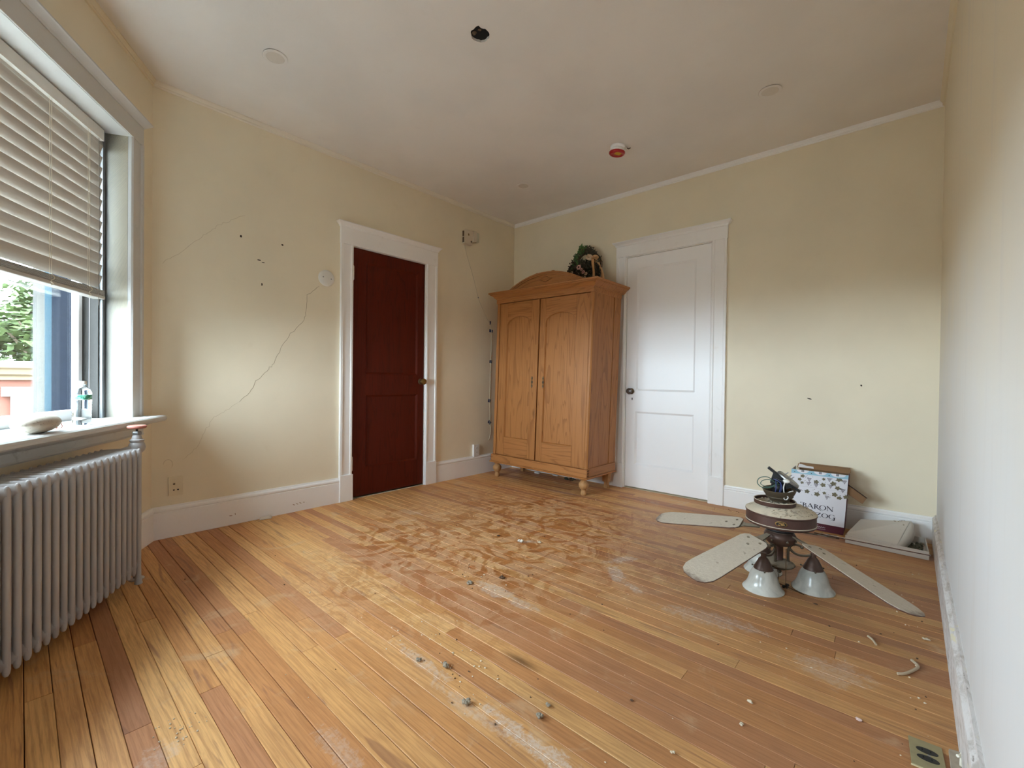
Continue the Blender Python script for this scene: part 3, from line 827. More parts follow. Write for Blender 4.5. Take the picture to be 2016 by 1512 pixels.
# steam valve at the far end
vx = lambda mb, name, mat, **kw: kid(mb.build(name, mat, None, **kw), rad)
vp = fW(.556, .182, 0)
m = MB(); m.lathe([(0, .590), (.018, .592), (.029, .604), (.033, .620), (.029, .636), (.024, .644), (.027, .648), (.027, .655), (.020, .659), (.017, .672), (.013, .680)], 20, vp)
m.tube([vp + Vector((0, 0, .617)), fW(.600, .15, .607), fW(.62, .145, .60)], .017, 12)
m.tube([vp + Vector((0, 0, .60)), vp + Vector((0, 0, 0.0))], .0135, 12)
m.lathe([(.030, 0), (.030, .004), (.0135, .008)], 16, vp)
vb = vx(m, 'steam_valve', M_RAD, smooth=40)
m = MB(); m.lathe([(0, .678), (.0175, .678), (.0185, .681), (.0185, .690), (.016, .694), (0, .694)], 6, vp); kid(m.build('packing_nut', M_STEEL, None, smooth=0), vb)
m = MB(); m.tube([vp + Vector((0, 0, .69)), vp + Vector((0, 0, .712))], .0045, 8); kid(m.build('stem', M_BLACK, None), vb)
m = MB(); m.lathe([(.0, .709), (.012, .7085), (.020, .708), (.030, .7075), (.0355, .711), (.037, .7155), (.0355, .720), (.030, .7225), (.022, .720), (.012, .719), (0, .7195)], 24, vp)
kid(m.build('handwheel', plain('worn_red_handwheel', (178, 112, 98), .5, var=.2, scale=60), None, smooth=40), vb)

# ------------------------------------------------------------------ on the sill
bt = fW(.628, .012, WZ0)
bottle = tag(empty('water_bottle', bt), 'clear plastic water bottle with green label standing on the window sill', 'bottle')
m = MB(); R = .0325; prof = [(0, .004), (.020, .001), (.029, .003), (R, .012), (R*.97, .022)]
z = .026
for k in range(6): prof += [(R, z + .004), (R*.945, z + .010)]; z += .0125
prof += [(R, .104), (R*1.0, .108), (R*.985, .110), (R*.985, .134), (R, .136), (R*.985, .142), (.027, .156), (.019, .168), (.0135, .175), (.0125, .178), (.0125, .192), (0, .1925)]
m.lathe(prof, 28); m.build('bottle_body', M_WATER, bottle, smooth=60)
m = MB(); m.lathe([(R*.99, .1105), (R*1.005, .1105), (R*1.005, .1335), (R*.99, .1335)], 28)
g = G('green_bottle_label'); p = g.obj(); x = g.sep(p)
nz = g.noise(g.vmul(p, (1, 1, 1)), 90, 3)
an = g.math('ARCTAN2', x[1], x[0])
col = g.mix(g.step(nz, .50, .56), lin((38, 120, 92)), lin((120, 182, 160)))
col = g.mix(g.step(g.math('ABSOLUTE', g.math('SUBTRACT', x[2], .122)), .0085, .0105), col, lin((190, 216, 206)))
g.bsdf(col, .35); m.build('bottle_label', g.m, bottle, smooth=40)
m = MB(); m.lathe([(0, .1775), (.0148, .1775), (.0152, .180), (.0152, .190), (.014, .193), (0, .193)], 24)
m.build('bottle_cap', M_WHITEPL, bottle, smooth=30)

# long pebble with a loop of reddish twine at one end
st = fW(.94, .045, WZ0)
mr = Matrix.Rotation(math.atan2(dW.y, dW.x) + .10, 4, 'Z')
m = MB(); rs = random.Random(9)
b = len(m.v); m.blob((0, 0, .0365), .118, .052, .037, 26, 16)
for i in range(b, len(m.v)):
    v = m.v[i]; t = v.x/.118
    q = 1 - .18*max(0, -t)**2 - .10*max(0, t)**3; m.v[i] = Vector((v.x, v.y*q, .0365 + (v.z - .0365)*q + .004*(t*t)*(1 if v.z < .03 else -.4)))
for i in range(len(m.v)): m.v[i] = mr @ m.v[i]
g = G('speckled_pebble'); p = g.obj()
col = g.mix(g.noise(p, 14, 4), lin((178, 168, 154)), lin((206, 198, 184)))
col = g.mix(g.math('MULTIPLY', g.step(g.noise(p, 120, 3), .58, .72), .5), col, lin((112, 104, 96)))
col = g.mix(g.math('MULTIPLY', g.step(g.noise(p, 22, 3), .66, .74), .6), col, lin((228, 224, 216)))
g.bsdf(col, .75, g.bump(g.noise(p, 90, 3), .2, .003))
stone = m.build('pebble', g.m, None, smooth=60); stone.location = st
tag(stone, 'long oval grey-beige stone lying on the window sill', 'stone')
M_TW = plain('red_brown_twine', (150, 92, 76), .9)
m = MB()
for k in range(5):
    a0 = rs.uniform(-.6, .6)
    pts = [(-.108, .002*k - .004, .05), (-.122 - .004*k, .006*math.sin(a0), .036), (-.126 - .004*k, .010*math.sin(a0*3), .014), (-.120 - .007*k, .014*a0, .004)]
    m.tube([mr @ Vector(q) for q in smooth_path(pts, 5)], .0016, 5)
m.build('twine', M_TW, stone)

# ------------------------------------------------------------------ things on the left wall
RY = lambda mb, prof, s, o, z, seg=24: mb.lathe(prof, seg, (s, o, z), Matrix.Rotation(-PI/2, 4, 'X'))
cover = tag(empty('round_cover_plate', fA(2.083, 0, 1.698)), 'round white domed cover plate with two screws, left of the brown door', 'cover plate')
m = MB(); RY(m, [(0, .0005), (.060, .0005), (.0605, .004), (.058, .010), (.050, .015), (.030, .019), (0, .020)], 2.083, 0, 1.698, 32)
kid(m.build('plate_dome', M_WHITEPL, None, fA, smooth=50), cover)
for ds in (-.030, .030):
    m = MB(); RY(m, [(0, .0165), (.005, .0165), (.0045, .0195), (0, .020)], 2.083 + ds, 0, 1.698 + ds*.12, 12); kid(m.build('screw', M_STEEL, None, fA), cover)

box = tag(empty('alarm_unit', fA(.70, 0, 2.27)), 'cream plastic alarm box with vents and clear lens high in the left wall corner', 'alarm')
M_IVORY = plain('ivory_plastic', (216, 204, 184), .45)
m = MB(); m.box(.655, .757, .0006, .044, 2.268, 2.404); kid(m.build('housing', M_IVORY, None, fA, smooth=0, bevel=.003), box)
for z0 in (2.280, 2.340):
    m = MB(); m.box(.7568, .7585, .010, .034, z0, z0 + .052); kid(m.build('vent', plain('vent_mesh', (92, 78, 62), .8), None, fA, smooth=0), box)
m = MB(); RY(m, [(0, .0435), (.009, .0435), (.009, .047), (0, .0475)], .674, 0, 2.300, 16); kid(m.build('test_button', M_BLACK, None, fA), box)
m = MB(); m.box(.700, .716, .0438, .0446, 2.352, 2.372); kid(m.build('indicator', plain('yellowed_window', (120, 104, 60), .4), None, fA, smooth=0), box)
m = MB(); m.box(.612, .654, .0006, .058, 2.306, 2.410); kid(m.build('lens_frame', M_IVORY, None, fA, smooth=0, bevel=.002), box)
m = MB(); m.box(.574, .6115, .0006, .052, 2.312, 2.404); kid(m.build('clear_lens', M_PET, None, fA, smooth=0, bevel=.004), box)
m = MB(); m.box(.580, .6105, .004, .012, 2.320, 2.396); m.lathe([(0, 0), (.006, .0), (.006, .06), (0, .06)], 10, (.594, .026, 2.325)); kid(m.build('lamp_reflector', M_STEEL, None, fA), box)

M_WIRE = plain('thin_pale_cable', (206, 196, 172), .5)
cb = [(.724, 2.268), (.70, 2.19), (.60, 1.96), (.535, 1.781), (.47, 1.67), (.396, 1.566), (.358, 1.521), (.340, 1.43), (.340, 1.31), (.345, 1.143), (.352, .90), (.355, .735), (.348, .60), (.350, .508), (.335, .46), (.338, .40), (.36, .33)]
m = MB(); m.tube(smooth_path([fA(s, .0035, z) for s, z in cb], 6), .0026, 6)
cable = tag(m.build('cable', M_WIRE, None, origin=fA(.40, .0035, 1.4)), 'thin cable running from the alarm box down the corner wall', 'cable')
m = MB(); m.box(.530, .540, .0006, .008, 1.775, 1.787); kid(m.build('cable_clip', M_STEEL, None, fA, smooth=0, bevel=.001), cable)
m = MB(); m.tube([fA(.395, .004, 1.575), fA(.372, .006, 1.552), fA(.38, .01, 1.53)], .0022, 6); kid(m.build('cable_tie', M_WIRE, None), cable)
M_TAPE = plain('blue_masking_tape', (26, 44, 84), .6)
for i, (s, z, w, h, an, lab) in enumerate([(.360, 1.545, .024, .034, .1, 'small topmost piece of dark blue tape on the cable'), (.346, 1.462, .050, .030, .06, 'widest piece of blue tape on the cable, second from top'),
        (.345, 1.143, .036, .032, .1, 'middle piece of blue tape on the cable beside wardrobe'), (.357, .735, .038, .034, .2, 'fourth piece of blue tape down the cable beside wardrobe'), (.352, .510, .046, .034, .75, 'lowest tilted piece of blue tape on the cable')]):
    c, sn = math.cos(an), math.sin(an); m = MB(); N = 5; vs = []; fs = []
    for a in range(N+1):
        for b_ in (-1, 1):
            u = (a/N - .5)*w; v = b_*h/2; o = .0014 + .0052*math.exp(-(u/.005)**2)
            vs.append((s + u*c - v*sn, o, z + u*sn + v*c))
    for a in range(N): fs.append((2*a, 2*a+1, 2*a+3, 2*a+2))
    m.add(vs, fs); o = m.build('tape', M_TAPE, None, fA, origin=(s, 0, z), smooth=0, recalc=False, solid=.0005)
    tag(o, lab, 'tape', 'pieces of blue tape on the cable')

# wall outlets
pl1 = tag(empty('wall_outlet', fA(2.982, 0, .242)), 'painted-over outlet plate low on the left wall near the radiator', 'outlet')
m = MB(); m.prism(rrect(2.947, 3.017, .242, .356, .004), .0004, .006, lambda u, v, w: (u, w, v)); kid(m.build('plate', M_CREAMPL, None, fA, smooth=0, bevel=.0015), pl1)
m = MB(); RY(m, [(0, .006), (.006, .006), (.0055, .0078), (0, .008)], 2.991, 0, .311, 12); kid(m.build('centre_screw', M_OLDBRASS, None, fA), pl1)
for s in (2.9925, 2.972):
    m = MB(); m.prism([(s-.0042, .279), (s+.0042, .279), (s+.0042, .275), (s+.001, .271), (s-.002, .271), (s-.0042, .275)], .0058, .0064, lambda u, v, w: (u, w, v)); kid(m.build('slot', M_DARK, None, fA, smooth=0), pl1)
m = MB(); m.box(2.958, 2.997, .0059, .0068, .333, .347); kid(m.build('painted_face', M_CREAMPL, None, fA, smooth=0), pl1)
pl2 = tag(empty('wall_outlet', fA(.55, 0, .187)), 'white duplex outlet box just above the baseboard beside the wardrobe', 'outlet')
m = MB(); m.box(.516, .586, .0006, .024, .188, .300); kid(m.build('plate', M_WHITEPL, None, fA, smooth=0, bevel=.003), pl2)
for z in (.222, .266):
    m = MB(); m.prism(arc(.551, z, .017, .0145, 0, 360, 16)[:-1], .0238, .0262, lambda u, v, w: (u, w, v)); r_ = kid(m.build('receptacle', M_WHITEPL, None, fA, smooth=30), pl2)
    for s in (.545, .557):
        m = MB(); m.box(s-.0012, s+.0012, .0261, .0266, z-.002, z+.006); kid(m.build('slot', M_DARK, None, fA, smooth=0), r_)
m = MB(); m.box(.5865, .5895, .0006, .027, .182, .303); kid(m.build('side_flange', M_TRIM, None, fA, smooth=0), pl2)

# ------------------------------------------------------------------ on the ceiling
M_LAMPC = plain('recessed_light_lens', (214, 206, 196), .5)
def downlight(x, y, lab, tilt=(0, 0), drop=0):
    root = tag(empty('recessed_light', (x, y, H)), lab, 'ceiling light', 'round recessed ceiling lights')
    root.rotation_euler = (tilt[0], tilt[1], 0)
    m = MB(); m.lathe([(.060, -.0005 - drop), (.0605, -.003 - drop), (.058, -.0048 - drop), (.044, -.0036 - drop), (.0435, -.0005 - drop)], 40); m.build('trim_ring', M_CEIL, root, smooth=40)
    m = MB(); m.lathe([(0, -.0028 - drop), (.0435, -.0026 - drop), (.0435, -.0005 - drop)], 36); m.build('lens', M_LAMPC, root, smooth=40)
    m = MB(); m.lathe([(.0585, .0), (.0585, -.0022 - drop)], 40); m.build('shadow_gap', M_DARK, root)
    return root
downlight(.647, -2.716, 'round recessed ceiling light nearest the window', (.03, -.03), .003)
downlight(2.587, -.753, 'round recessed ceiling light above the white door side, right of the smoke detector', (.015, .02), .001)
downlight(.693, -.695, 'small-looking recessed ceiling light above the wardrobe corner')
det = tag(empty('smoke_detector', (1.628, -.765, H)), 'white smoke detector with red dust cover hanging from the ceiling', 'detector')
det.rotation_euler = (.06, .10, .5)
m = MB(); m.lathe([(0, -.0006), (.052, -.0006), (.052, -.012), (.046, -.016), (0, -.016)], 32); m.build('mounting_base', plain('bright_white_base', (248, 248, 248), .35), det, smooth=30)
M_DET = plain('bright_white_plastic', (250, 250, 250), .35)
m = MB(); m.lathe([(.042, -.016), (.049, -.022), (.053, -.032), (.0545, -.044), (0, -.044)], 32); m.build('detector_body', M_DET, det, smooth=40)
M_REDCAP = plain('red_dust_cap', (170, 18, 22), .28)
m = MB(); m.lathe([(.0548, -.041), (.0565, -.042), (.0565, -.050), (.052, -.057), (.046, -.060), (.040, -.0595), (.036, -.0565), (0, -.0565)], 36); m.build('dust_cap', M_REDCAP, det, smooth=30)
m = MB(); m.box(-.022, .022, -.022, .022, -.0575, -.0566)
for i, v in enumerate(m.v): m.v[i] = Matrix.Rotation(.55, 4, 'Z') @ v + Vector((.008, -.014, 0))
m.build('yellow_sticker', plain('yellow_sticker', (212, 164, 30), .5), det, smooth=0)
m = MB(); m.box(.044, .066, -.012, .014, -.030, -.012); m.build('latch_tab', M_WHITEPL, det, smooth=0, bevel=.002)
m = MB(); m.tube([(.060, .004, -.006), (.076, .010, -.014), (.086, .020, -.006), (.090, .024, -.001)], .0034, 6); m.build('wire_stub', plain('dark_wire_stub', (74, 56, 40), .7), det)
# ------------------------------------------------------------------ wardrobe
war = tag(empty('wardrobe', (.207, -.466, 0), math.atan2(-.031, .9995)), 'tall antique pine wardrobe with arched door panels and curved pediment on bun feet', 'wardrobe')
S = lambda x, y, z: Vector((x + .030*(z - .15), y, z - .014*(x/1.1)*(z/1.7)))
def WB(mb, name, mat, parent=war, **kw): return mb.build(name, mat, parent, S, **kw)
# carcass
m = MB(); m.box(.040, 1.052, -.012, .405, .200, 1.73); WB(m, 'carcass', M_PINE, smooth=0)
for x0, x1 in ((-.030, .012), (1.036, 1.066)):
    m = MB(); c = .010
    poly = [(x0, .05), (x0, -.040+c), (x0+c, -.040), (x1-(c if x1 > .5 else 0), -.040), (x1, -.040+(c if x1 > .5 else 0)), (x1, .05)]
    if x1 < .5: poly = [(x0, .05), (x0, -.040+c), (x0+c, -.040), (x1, -.040), (x1, .05)]
    else: poly = [(x0, .05), (x0, -.040), (x1-c, -.040), (x1, -.040+c), (x1, .05)]
    m.prism(poly, .228, 1.70); WB(m, 'corner_post', M_PINE, smooth=0, bevel=.002)
for sx, xa, xb in ((-1, -.030, -.018), (1, 1.054, 1.066)):
    m = MB(); m.box(xa, xb, .05, .139, .234, 1.70); WB(m, 'side_plank', M_PINE, smooth=0, bevel=.002)
    m = MB(); m.box(xa + (.003 if sx < 0 else 0), xb - (.003 if sx > 0 else 0), .1440, .2985, .234, 1.70); WB(m, 'side_plank', M_PINE, smooth=0, bevel=.002)
    m = MB(); m.box(xa, xb, .3025, .412, .234, 1.70); WB(m, 'side_plank', M_PINE, smooth=0, bevel=.002)
# plinth boards with dovetailed corners
m = MB(); m.box(-.036, 1.072, -.050, -.022, .160, .226); pf = WB(m, 'plinth_board', M_PINEX, smooth=0, bevel=.003)
for x0, x1 in ((-.038, -.012), (1.048, 1.074)):
    m = MB(); m.box(x0, x1, -.022, .412, .160, .234); WB(m, 'plinth_board', M_PINEY, smooth=0, bevel=.003)
for xx in (-.0385, 1.0745):
    for z in (.168, .190, .212):
        m = MB(); m.box(xx - .0015, xx + .0015, -.049, -.024, z, z + .011); WB(m, 'dovetail', plain('end_grain_pine', (112, 70, 34), .7), pf, smooth=0)
m = MB(); m.sweep([(-.036, .412), (-.036, -.050), (1.072, -.050), (1.072, .412)], [(0, .146), (-.010, .147), (-.012, .153), (-.006, .160), (.03, .160), (.03, .146)]); WB(m, 'base_moulding', M_PINEX, smooth=20)
# frieze and cornice
m = MB(); m.box(-.032, 1.068, -.044, .414, 1.694, 1.738); WB(m, 'frieze', M_PINEX, smooth=0, bevel=.002)
m = MB(); cp = [(.02, 1.736), (-.004, 1.736), (-.006, 1.742), (-.014, 1.746), (-.020, 1.756), (-.034, 1.768), (-.046, 1.774), (-.048, 1.780), (-.058, 1.783), (-.060, 1.795), (-.056, 1.799), (.02, 1.799)]
m.sweep([(-.034, .446), (-.034, -.044), (1.070, -.044), (1.070, .446)], cp); WB(m, 'cornice', M_PINEX, smooth=20)
m = MB(); m.box(-.03, 1.066, -.04, .44, 1.780, 1.7985); WB(m, 'top_board', M_PINEX, smooth=0)
# doors
def pine_door(x0, x1, a, b, esc_x, hinge_left):
    z0, z1, c, d, top = .231, 1.689, .403, 1.474, 1.556
    root = empty('door', (0, 0, 0), 0, war)
    f0, f1 = -.034, -.012
    P = lambda u, v, w: (u, w, v)
    for (u0, u1) in ((x0, a), (b, x1)):
        m = MB(); m.box(u0, u1, f0, f1, z0, z1); WB(m, 'stile', M_PINE, root, smooth=0, bevel=.0015)
    m = MB(); m.box(a + .0008, b - .0008, f0 + .0006, f1, z0, c); WB(m, 'bottom_rail', M_PINEX, root, smooth=0, bevel=.0015)
    cx = (a+b)/2; rx = (b-a)/2
    # head piece with the arch cut out
    m = MB(); ap = arc(cx, d, rx - .001, top - d, 180, 0, 20)
    m.prism([(a + .0008, z1), ] + [(u, v) for u, v in ap] + [(b - .0008, z1)], f0 + .0006, f1, P); WB(m, 'arched_rail', M_PINEX, root, smooth=20)
    m = MB(); m.box(a - .004, b + .004, -.020, -.0125, c - .004, top + .01); WB(m, 'arched_panel', M_PINE, root, smooth=0)
    # sloped moulding inside the opening
    m = MB(); w = .006; O = [(a, c), (b, c)] + arc(cx, d, rx, top - d, 0, 180, 20); I = [(a+w, c+w), (b-w, c+w)] + arc(cx, d, rx - w, top - d - w, 0, 180, 20)
    n = len(O); m.add([(u, f0 + .001, v) for u, v in O] + [(u, -.0205, v) for u, v in I], [(i, (i+1) % n, n+(i+1) % n, n+i) for i in range(n)])
    WB(m, 'panel_moulding', M_PINE, root, smooth=0)
    # stamped escutcheon
    m = MB(); pts = []
    for i in range(40):
        t = i/40*2*PI; zz = math.sin(t); hw = .0075*(1 + .55*math.cos(3*PI*zz))*(1 - .35*abs(zz)) * (1 if abs(zz) < .97 else .3)
        pts.append((esc_x + (hw if math.cos(t) >= 0 else -hw), .941 + .054*zz))
    pts = [p for i, p in enumerate(pts) if i == 0 or (abs(p[0]-pts[i-1][0]) + abs(p[1]-pts[i-1][1])) > .0004]
    m.prism(pts, f0 - .0022, f0 + .0002, P); e = WB(m, 'escutcheon', M_OLDBRASS, root, smooth=30)
    m = MB(); m.prism(arc(esc_x, .945, .0032, .0036, -50, 230, 8) + [(esc_x-.0018, .930), (esc_x+.0018, .930)], f0 - .0027, f0 - .002, P); WB(m, 'keyhole', M_DARK, e, smooth=0)
    m = MB(); m.lathe([(0, 0), (.003, .0005), (0, .003)], 8, (esc_x, f0 - .002, .985), Matrix.Rotation(PI/2, 4, 'X')); m.lathe([(0, 0), (.003, .0005), (0, .003)], 8, (esc_x, f0 - .002, .897), Matrix.Rotation(PI/2, 4, 'X')); WB(m, 'rivet', M_STEEL, e)
    return root
pine_door(.0165, .496, .110, .410, .443, True)
pine_door(.512, 1.0315, .577, .900, .571, False)
m = MB(); m.extr([(-.007, 0), (.007, 0), (.008, .006), (.004, .010), (-.004, .010), (-.008, .006)], .230, 1.692, lambda a, b, w: (.496 + a, -.034 - b + .002, w)); WB(m, 'astragal', M_PINE, smooth=0)
# pediment
px0, px1, pz0, pzt = .085, .985, 1.796, 1.930
pc = (px0 + px1)/2; hwid = (px1 - px0)/2; rise = pzt - pz0; rad_ = (hwid*hwid + rise*rise)/(2*rise); zc = pzt - rad_; half = math.degrees(math.asin(hwid/rad_))
def parc(r, n=28, lim=1.0): return [(pc + r*math.sin(math.radians(-half*lim + 2*half*lim*i/n)), zc + r*math.cos(math.radians(-half*lim + 2*half*lim*i/n))) for i in range(n+1)]
PY = lambda u, v, w: (u, w, v)
pm = MB(); pm.prism([p for p in parc(rad_ - .012) if p[1] > pz0 - .001] + [(px1 - .01, pz0 - .003), (px0 + .01, pz0 - .003)], -.008, .012, PY); ped = WB(pm, 'pediment', M_PINEX, smooth=25)
def ring(r0, r1, y0, y1, name, par):
    A = parc(r1); B_ = parc(r0); m = MB(); n = len(A)
    vs = [(u, y0, v) for u, v in A] + [(u, y0, v) for u, v in B_] + [(u, y1, v) for u, v in A] + [(u, y1, v) for u, v in B_]
    fs = []
    for i in range(n-1):
        fs += [(i, i+1, n+i+1, n+i), (2*n+i+1, 2*n+i, 3*n+i, 3*n+i+1), (i+1, i, 2*n+i, 2*n+i+1), (n+i, n+i+1, 3*n+i+1, 3*n+i)]
    fs += [(0, n, 3*n, 2*n), (n-1, 3*n-1, 4*n-1, 2*n-1)]
    m.add(vs, fs); return WB(m, name, M_PINEX, par, smooth=25)
ring(rad_ - .013, rad_, -.030, .016, 'arch_moulding', ped)
ring(rad_ - .024, rad_ - .012, -.020, .010, 'arch_moulding', ped)
ring(rad_ - .052, rad_ - .046, -.012, .0, 'arch_bead', ped)
dm = MB(); zz = 1.868
O = [(pc-.085, zz), (pc, zz-.028), (pc+.085, zz), (pc, zz+.028)]; I = [(pc-.060, zz), (pc, zz-.019), (pc+.060, zz), (pc, zz+.019)]
vs = [(u, -.008, v) for u, v in O] + [(u, -.0135, v) for u, v in [((a+c)/2, (b+d)/2) for (a, b), (c, d) in zip(O, I)]] + [(u, -.0085, v) for u, v in I]
dm.add(vs, [(i, (i+1) % 4, 4+(i+1) % 4, 4+i) for i in range(4)] + [(4+i, 4+(i+1) % 4, 8+(i+1) % 4, 8+i) for i in range(4)]); WB(dm, 'carved_diamond', M_PINEX, ped, smooth=0)
for u in (pc - .095, pc + .085):
    m = MB(); v = zc + math.sqrt(rad_**2 - (u - pc)**2); m.lathe([(.020, v - .004), (.018, v + .004), (.010, v + .009), (0, v + .010)], 12, (u, -.008, 0)); WB(m, 'crest_knob', M_PINEX, ped)
# feet
M_FOOT = m_wood('turned_pine_foot', (178, 132, 84), (192, 146, 96), (128, 88, 48), 'Z', 1.0, .6, False)
for x, y in ((.004, 0), (1.012, .002)):
    m = MB(); m.lathe([(0, .150), (.043, .150), (.044, .143), (.034, .136), (.030, .130), (.022, .126), (.021, .122), (.029, .116), (.039, .103), (.0425, .087), (.039, .070), (.029, .056), (.021, .049), (.019, .044), (.021, .034), (.0245, .020), (.0235, .008), (.019, .001), (0, .0005)], 24, (x, y, 0))
    m.build('foot', M_FOOT, war, smooth=50)
for x in (-.010, .985):
    m = MB(); m.hexa([(x, .345, .055), (x+.055, .345, .055), (x+.055, .39, .055), (x, .39, .055), (x, .34, .160), (x+.065, .34, .160), (x+.065, .40, .160), (x, .40, .160)])
    m.hexa([(x+.012, .350, .0005), (x+.048, .350, .0005), (x+.048, .385, .0005), (x+.012, .385, .0005), (x+.012, .350, .056), (x+.048, .350, .056), (x+.048, .385, .056), (x+.012, .385, .056)])
    m.build('foot', M_FOOT, war, smooth=0, bevel=.002)

# ------------------------------------------------------------------ dried wreath leaning on the wall on top of the wardrobe
wz = 1.789
wre = tag(empty('dried_wreath', (.955, -.150, wz)), 'dried flower and ivy wreath with peach ribbon leaning on top of the wardrobe', 'wreath')
LEAN = lambda x, o, z: Vector((x, .035 + o*-1 + z*.19, z))       # local: o towards the room, leaning back to the wall
rw = random.Random(21)
M_TWIG = plain('vine_twigs', (96, 70, 52), .9)
m = MB()
for k in range(16):                                              # pointed twig hoop
    ph = rw.uniform(-.012, .012); pts = []
    for i in range(25):
        a = 2*PI*i/24; r = 1 + .06*math.sin(5*a + k) 
        x = .150*math.sin(a)*r*(1 if math.cos(a) < .2 else (1 - .35*(math.cos(a) - .2))); z = .205 + .195*math.cos(a)*r
        pts.append(LEAN(x + ph, .012*math.sin(3*a + k) + rw.uniform(-.004, .004), z + ph))
    m.tube(pts, .0032, 5)
m.build('twig_hoop', M_TWIG, wre)
def leafcol(name, cols, rough=.7):
    g = G(name); p = g.obj(); f = g.noise(p, 60, 2)
    col = g.ramp(f, [(.30 + .4*i/max(1, len(cols)-1), lin(c)) for i, c in enumerate(cols)]); g.bsdf(col, rough); return g.m
M_LEAFD = leafcol('dark_dried_leaves', [(38, 46, 32), (62, 64, 46), (92, 80, 62), (76, 58, 54)])
M_IVY = leafcol('green_ivy_leaf', [(46, 78, 40), (72, 110, 54), (100, 132, 74)])
M_DRY = leafcol('dried_buds', [(96, 70, 66), (128, 96, 84), (150, 126, 104)])
m = MB()
def leaf(mb, c, d, n, L, w):
    d = d.normalized(); s = d.cross(n).normalized(); n2 = s.cross(d)
    mb.add([c, c + d*L*.35 + s*w + n2*L*.05, c + d*L*.75 + s*w*.6, c + d*L, c + d*L*.75 - s*w*.6, c + d*L*.35 - s*w + n2*L*.05, c + d*L*.45 - n2*L*.08], [(0, 1, 6), (1, 2, 6), (2, 3, 6), (3, 4, 6), (4, 5, 6), (5, 0, 6)])
for k in range(2100):
    a = rw.uniform(0, 2*PI); q = math.sqrt(rw.random())
    x = .186*q*math.sin(a) - .012; z = .148 + .160*q*math.cos(a)
    if z > .20: x *= max(.42, 1 - (z - .20)*3.2); x -= .03*(z - .2)/.1
    if (x - .0)**2/.045**2 + (z - .345)**2/.05**2 < 1: continue
    if z < .012: z = .012
    o = .020 + .045*rw.random()*(1 - q*.6)
    c = LEAN(x, o, z); d = Vector((rw.uniform(-1, 1), rw.uniform(-.9, .1), rw.uniform(-.6, 1)))
    leaf(m, c, d, Vector((rw.uniform(-1, 1), -1, rw.uniform(-1, 1))), rw.uniform(.018, .036), rw.uniform(.004, .009))
for k in range(650):
    a = rw.uniform(-2.4, 1.9); x = .150*math.sin(a)*(1 if math.cos(a) < .2 else (1 - .35*(math.cos(a) - .2))) + rw.gauss(0, .016); z = .205 + .195*math.cos(a) + rw.gauss(0, .014)
    if z < .012 or z > .425: continue
    leaf(m, LEAN(x, .018 + .03*rw.random(), z), Vector((rw.uniform(-1, 1), rw.uniform(-.9, .1), rw.uniform(-.6, 1))), Vector((rw.uniform(-1, 1), -1, rw.uniform(-1, 1))), rw.uniform(.016, .032), rw.uniform(.004, .009))
o = m.build('dried_leaves', M_LEAFD, wre, smooth=0, recalc=False); o['kind'] = 'stuff'
def ivy(x, z, sz, rot, o=.045):
    m = MB(); pts = []
    for i in range(10):
        a = rot + 2*PI*i/10; r = sz*(1.0 if i % 2 == 0 else .55)*(1.25 if i == 0 else 1)
        pts.append(LEAN(x + r*math.sin(a), o + .006*math.cos(3*a), z + r*math.cos(a)))
    m.add([LEAN(x, o + .010, z)] + pts, [(0, 1+i, 1+(i+1) % 10) for i in range(10)])
    m.build('ivy_leaf', M_IVY, wre, smooth=0, recalc=False, solid=.0008)
for x, z, s_, r_ in [(-.055, .432, .034, .3), (-.030, .415, .030, 1.4), (-.070, .395, .026, 2.6), (-.005, .425, .024, .9), (-.100, .355, .030, 4.9), (-.080, .345, .026, .5), (-.108, .325, .022, 4.2), (-.090, .300, .024, 5.2), (-.118, .270, .022, 4.6), (-.075, .275, .022, 1.0), (-.040, .375, .024, 2.0), (-.130, .235, .020, 5.0), (-.02, .39, .02, 3.0)]: ivy(x, z, s_, r_)
M_FLW = plain('dried_pink_flower', (206, 160, 150), .8); M_FLC = plain('dark_flower_centre', (70, 40, 34), .9); M_FLP = plain('pale_dried_bloom', (196, 176, 148), .85)
def flower(x, z, r, mt, o=.078):
    r *= 1.25
    m = MB()
    for i in range(6):
        a = 2*PI*i/6 + x*40; ca = LEAN(x + .6*r*math.cos(a), o + .003, z + .6*r*math.sin(a)); m.blob(ca, r*.42, r*.22, r*.42, 7, 5)
    f = m.build('dried_flower', mt, wre, smooth=50)
    m = MB(); m.blob(LEAN(x, o + .007, z), r*.32, r*.25, r*.32, 8, 5); m.build('flower_centre', M_FLC, f)
for x, z, r, mt in [(-.020, .112, .018, M_FLW), (-.048, .106, .018, M_FLW), (-.030, .090, .013, M_FLW), (-.028, .225, .020, M_FLW), (.028, .170, .014, M_FLW), (.050, .112, .012, M_FLP), (-.098, .185, .011, M_FLP), (.003, .200, .011, M_FLW), (.070, .072, .016, M_FLP), (.030, .060, .014, M_FLW), (-.070, .035, .010, M_FLP), (-.012, .020, .011, M_FLP), (.095, .060, .013, M_FLP), (.06, .15, .012, M_FLP)]: flower(x, z, r, mt)
M_RIB = plain('peach_satin_ribbon', (206, 160, 112), .42); M_RIBP = plain('pale_ribbon', (216, 190, 158), .5)
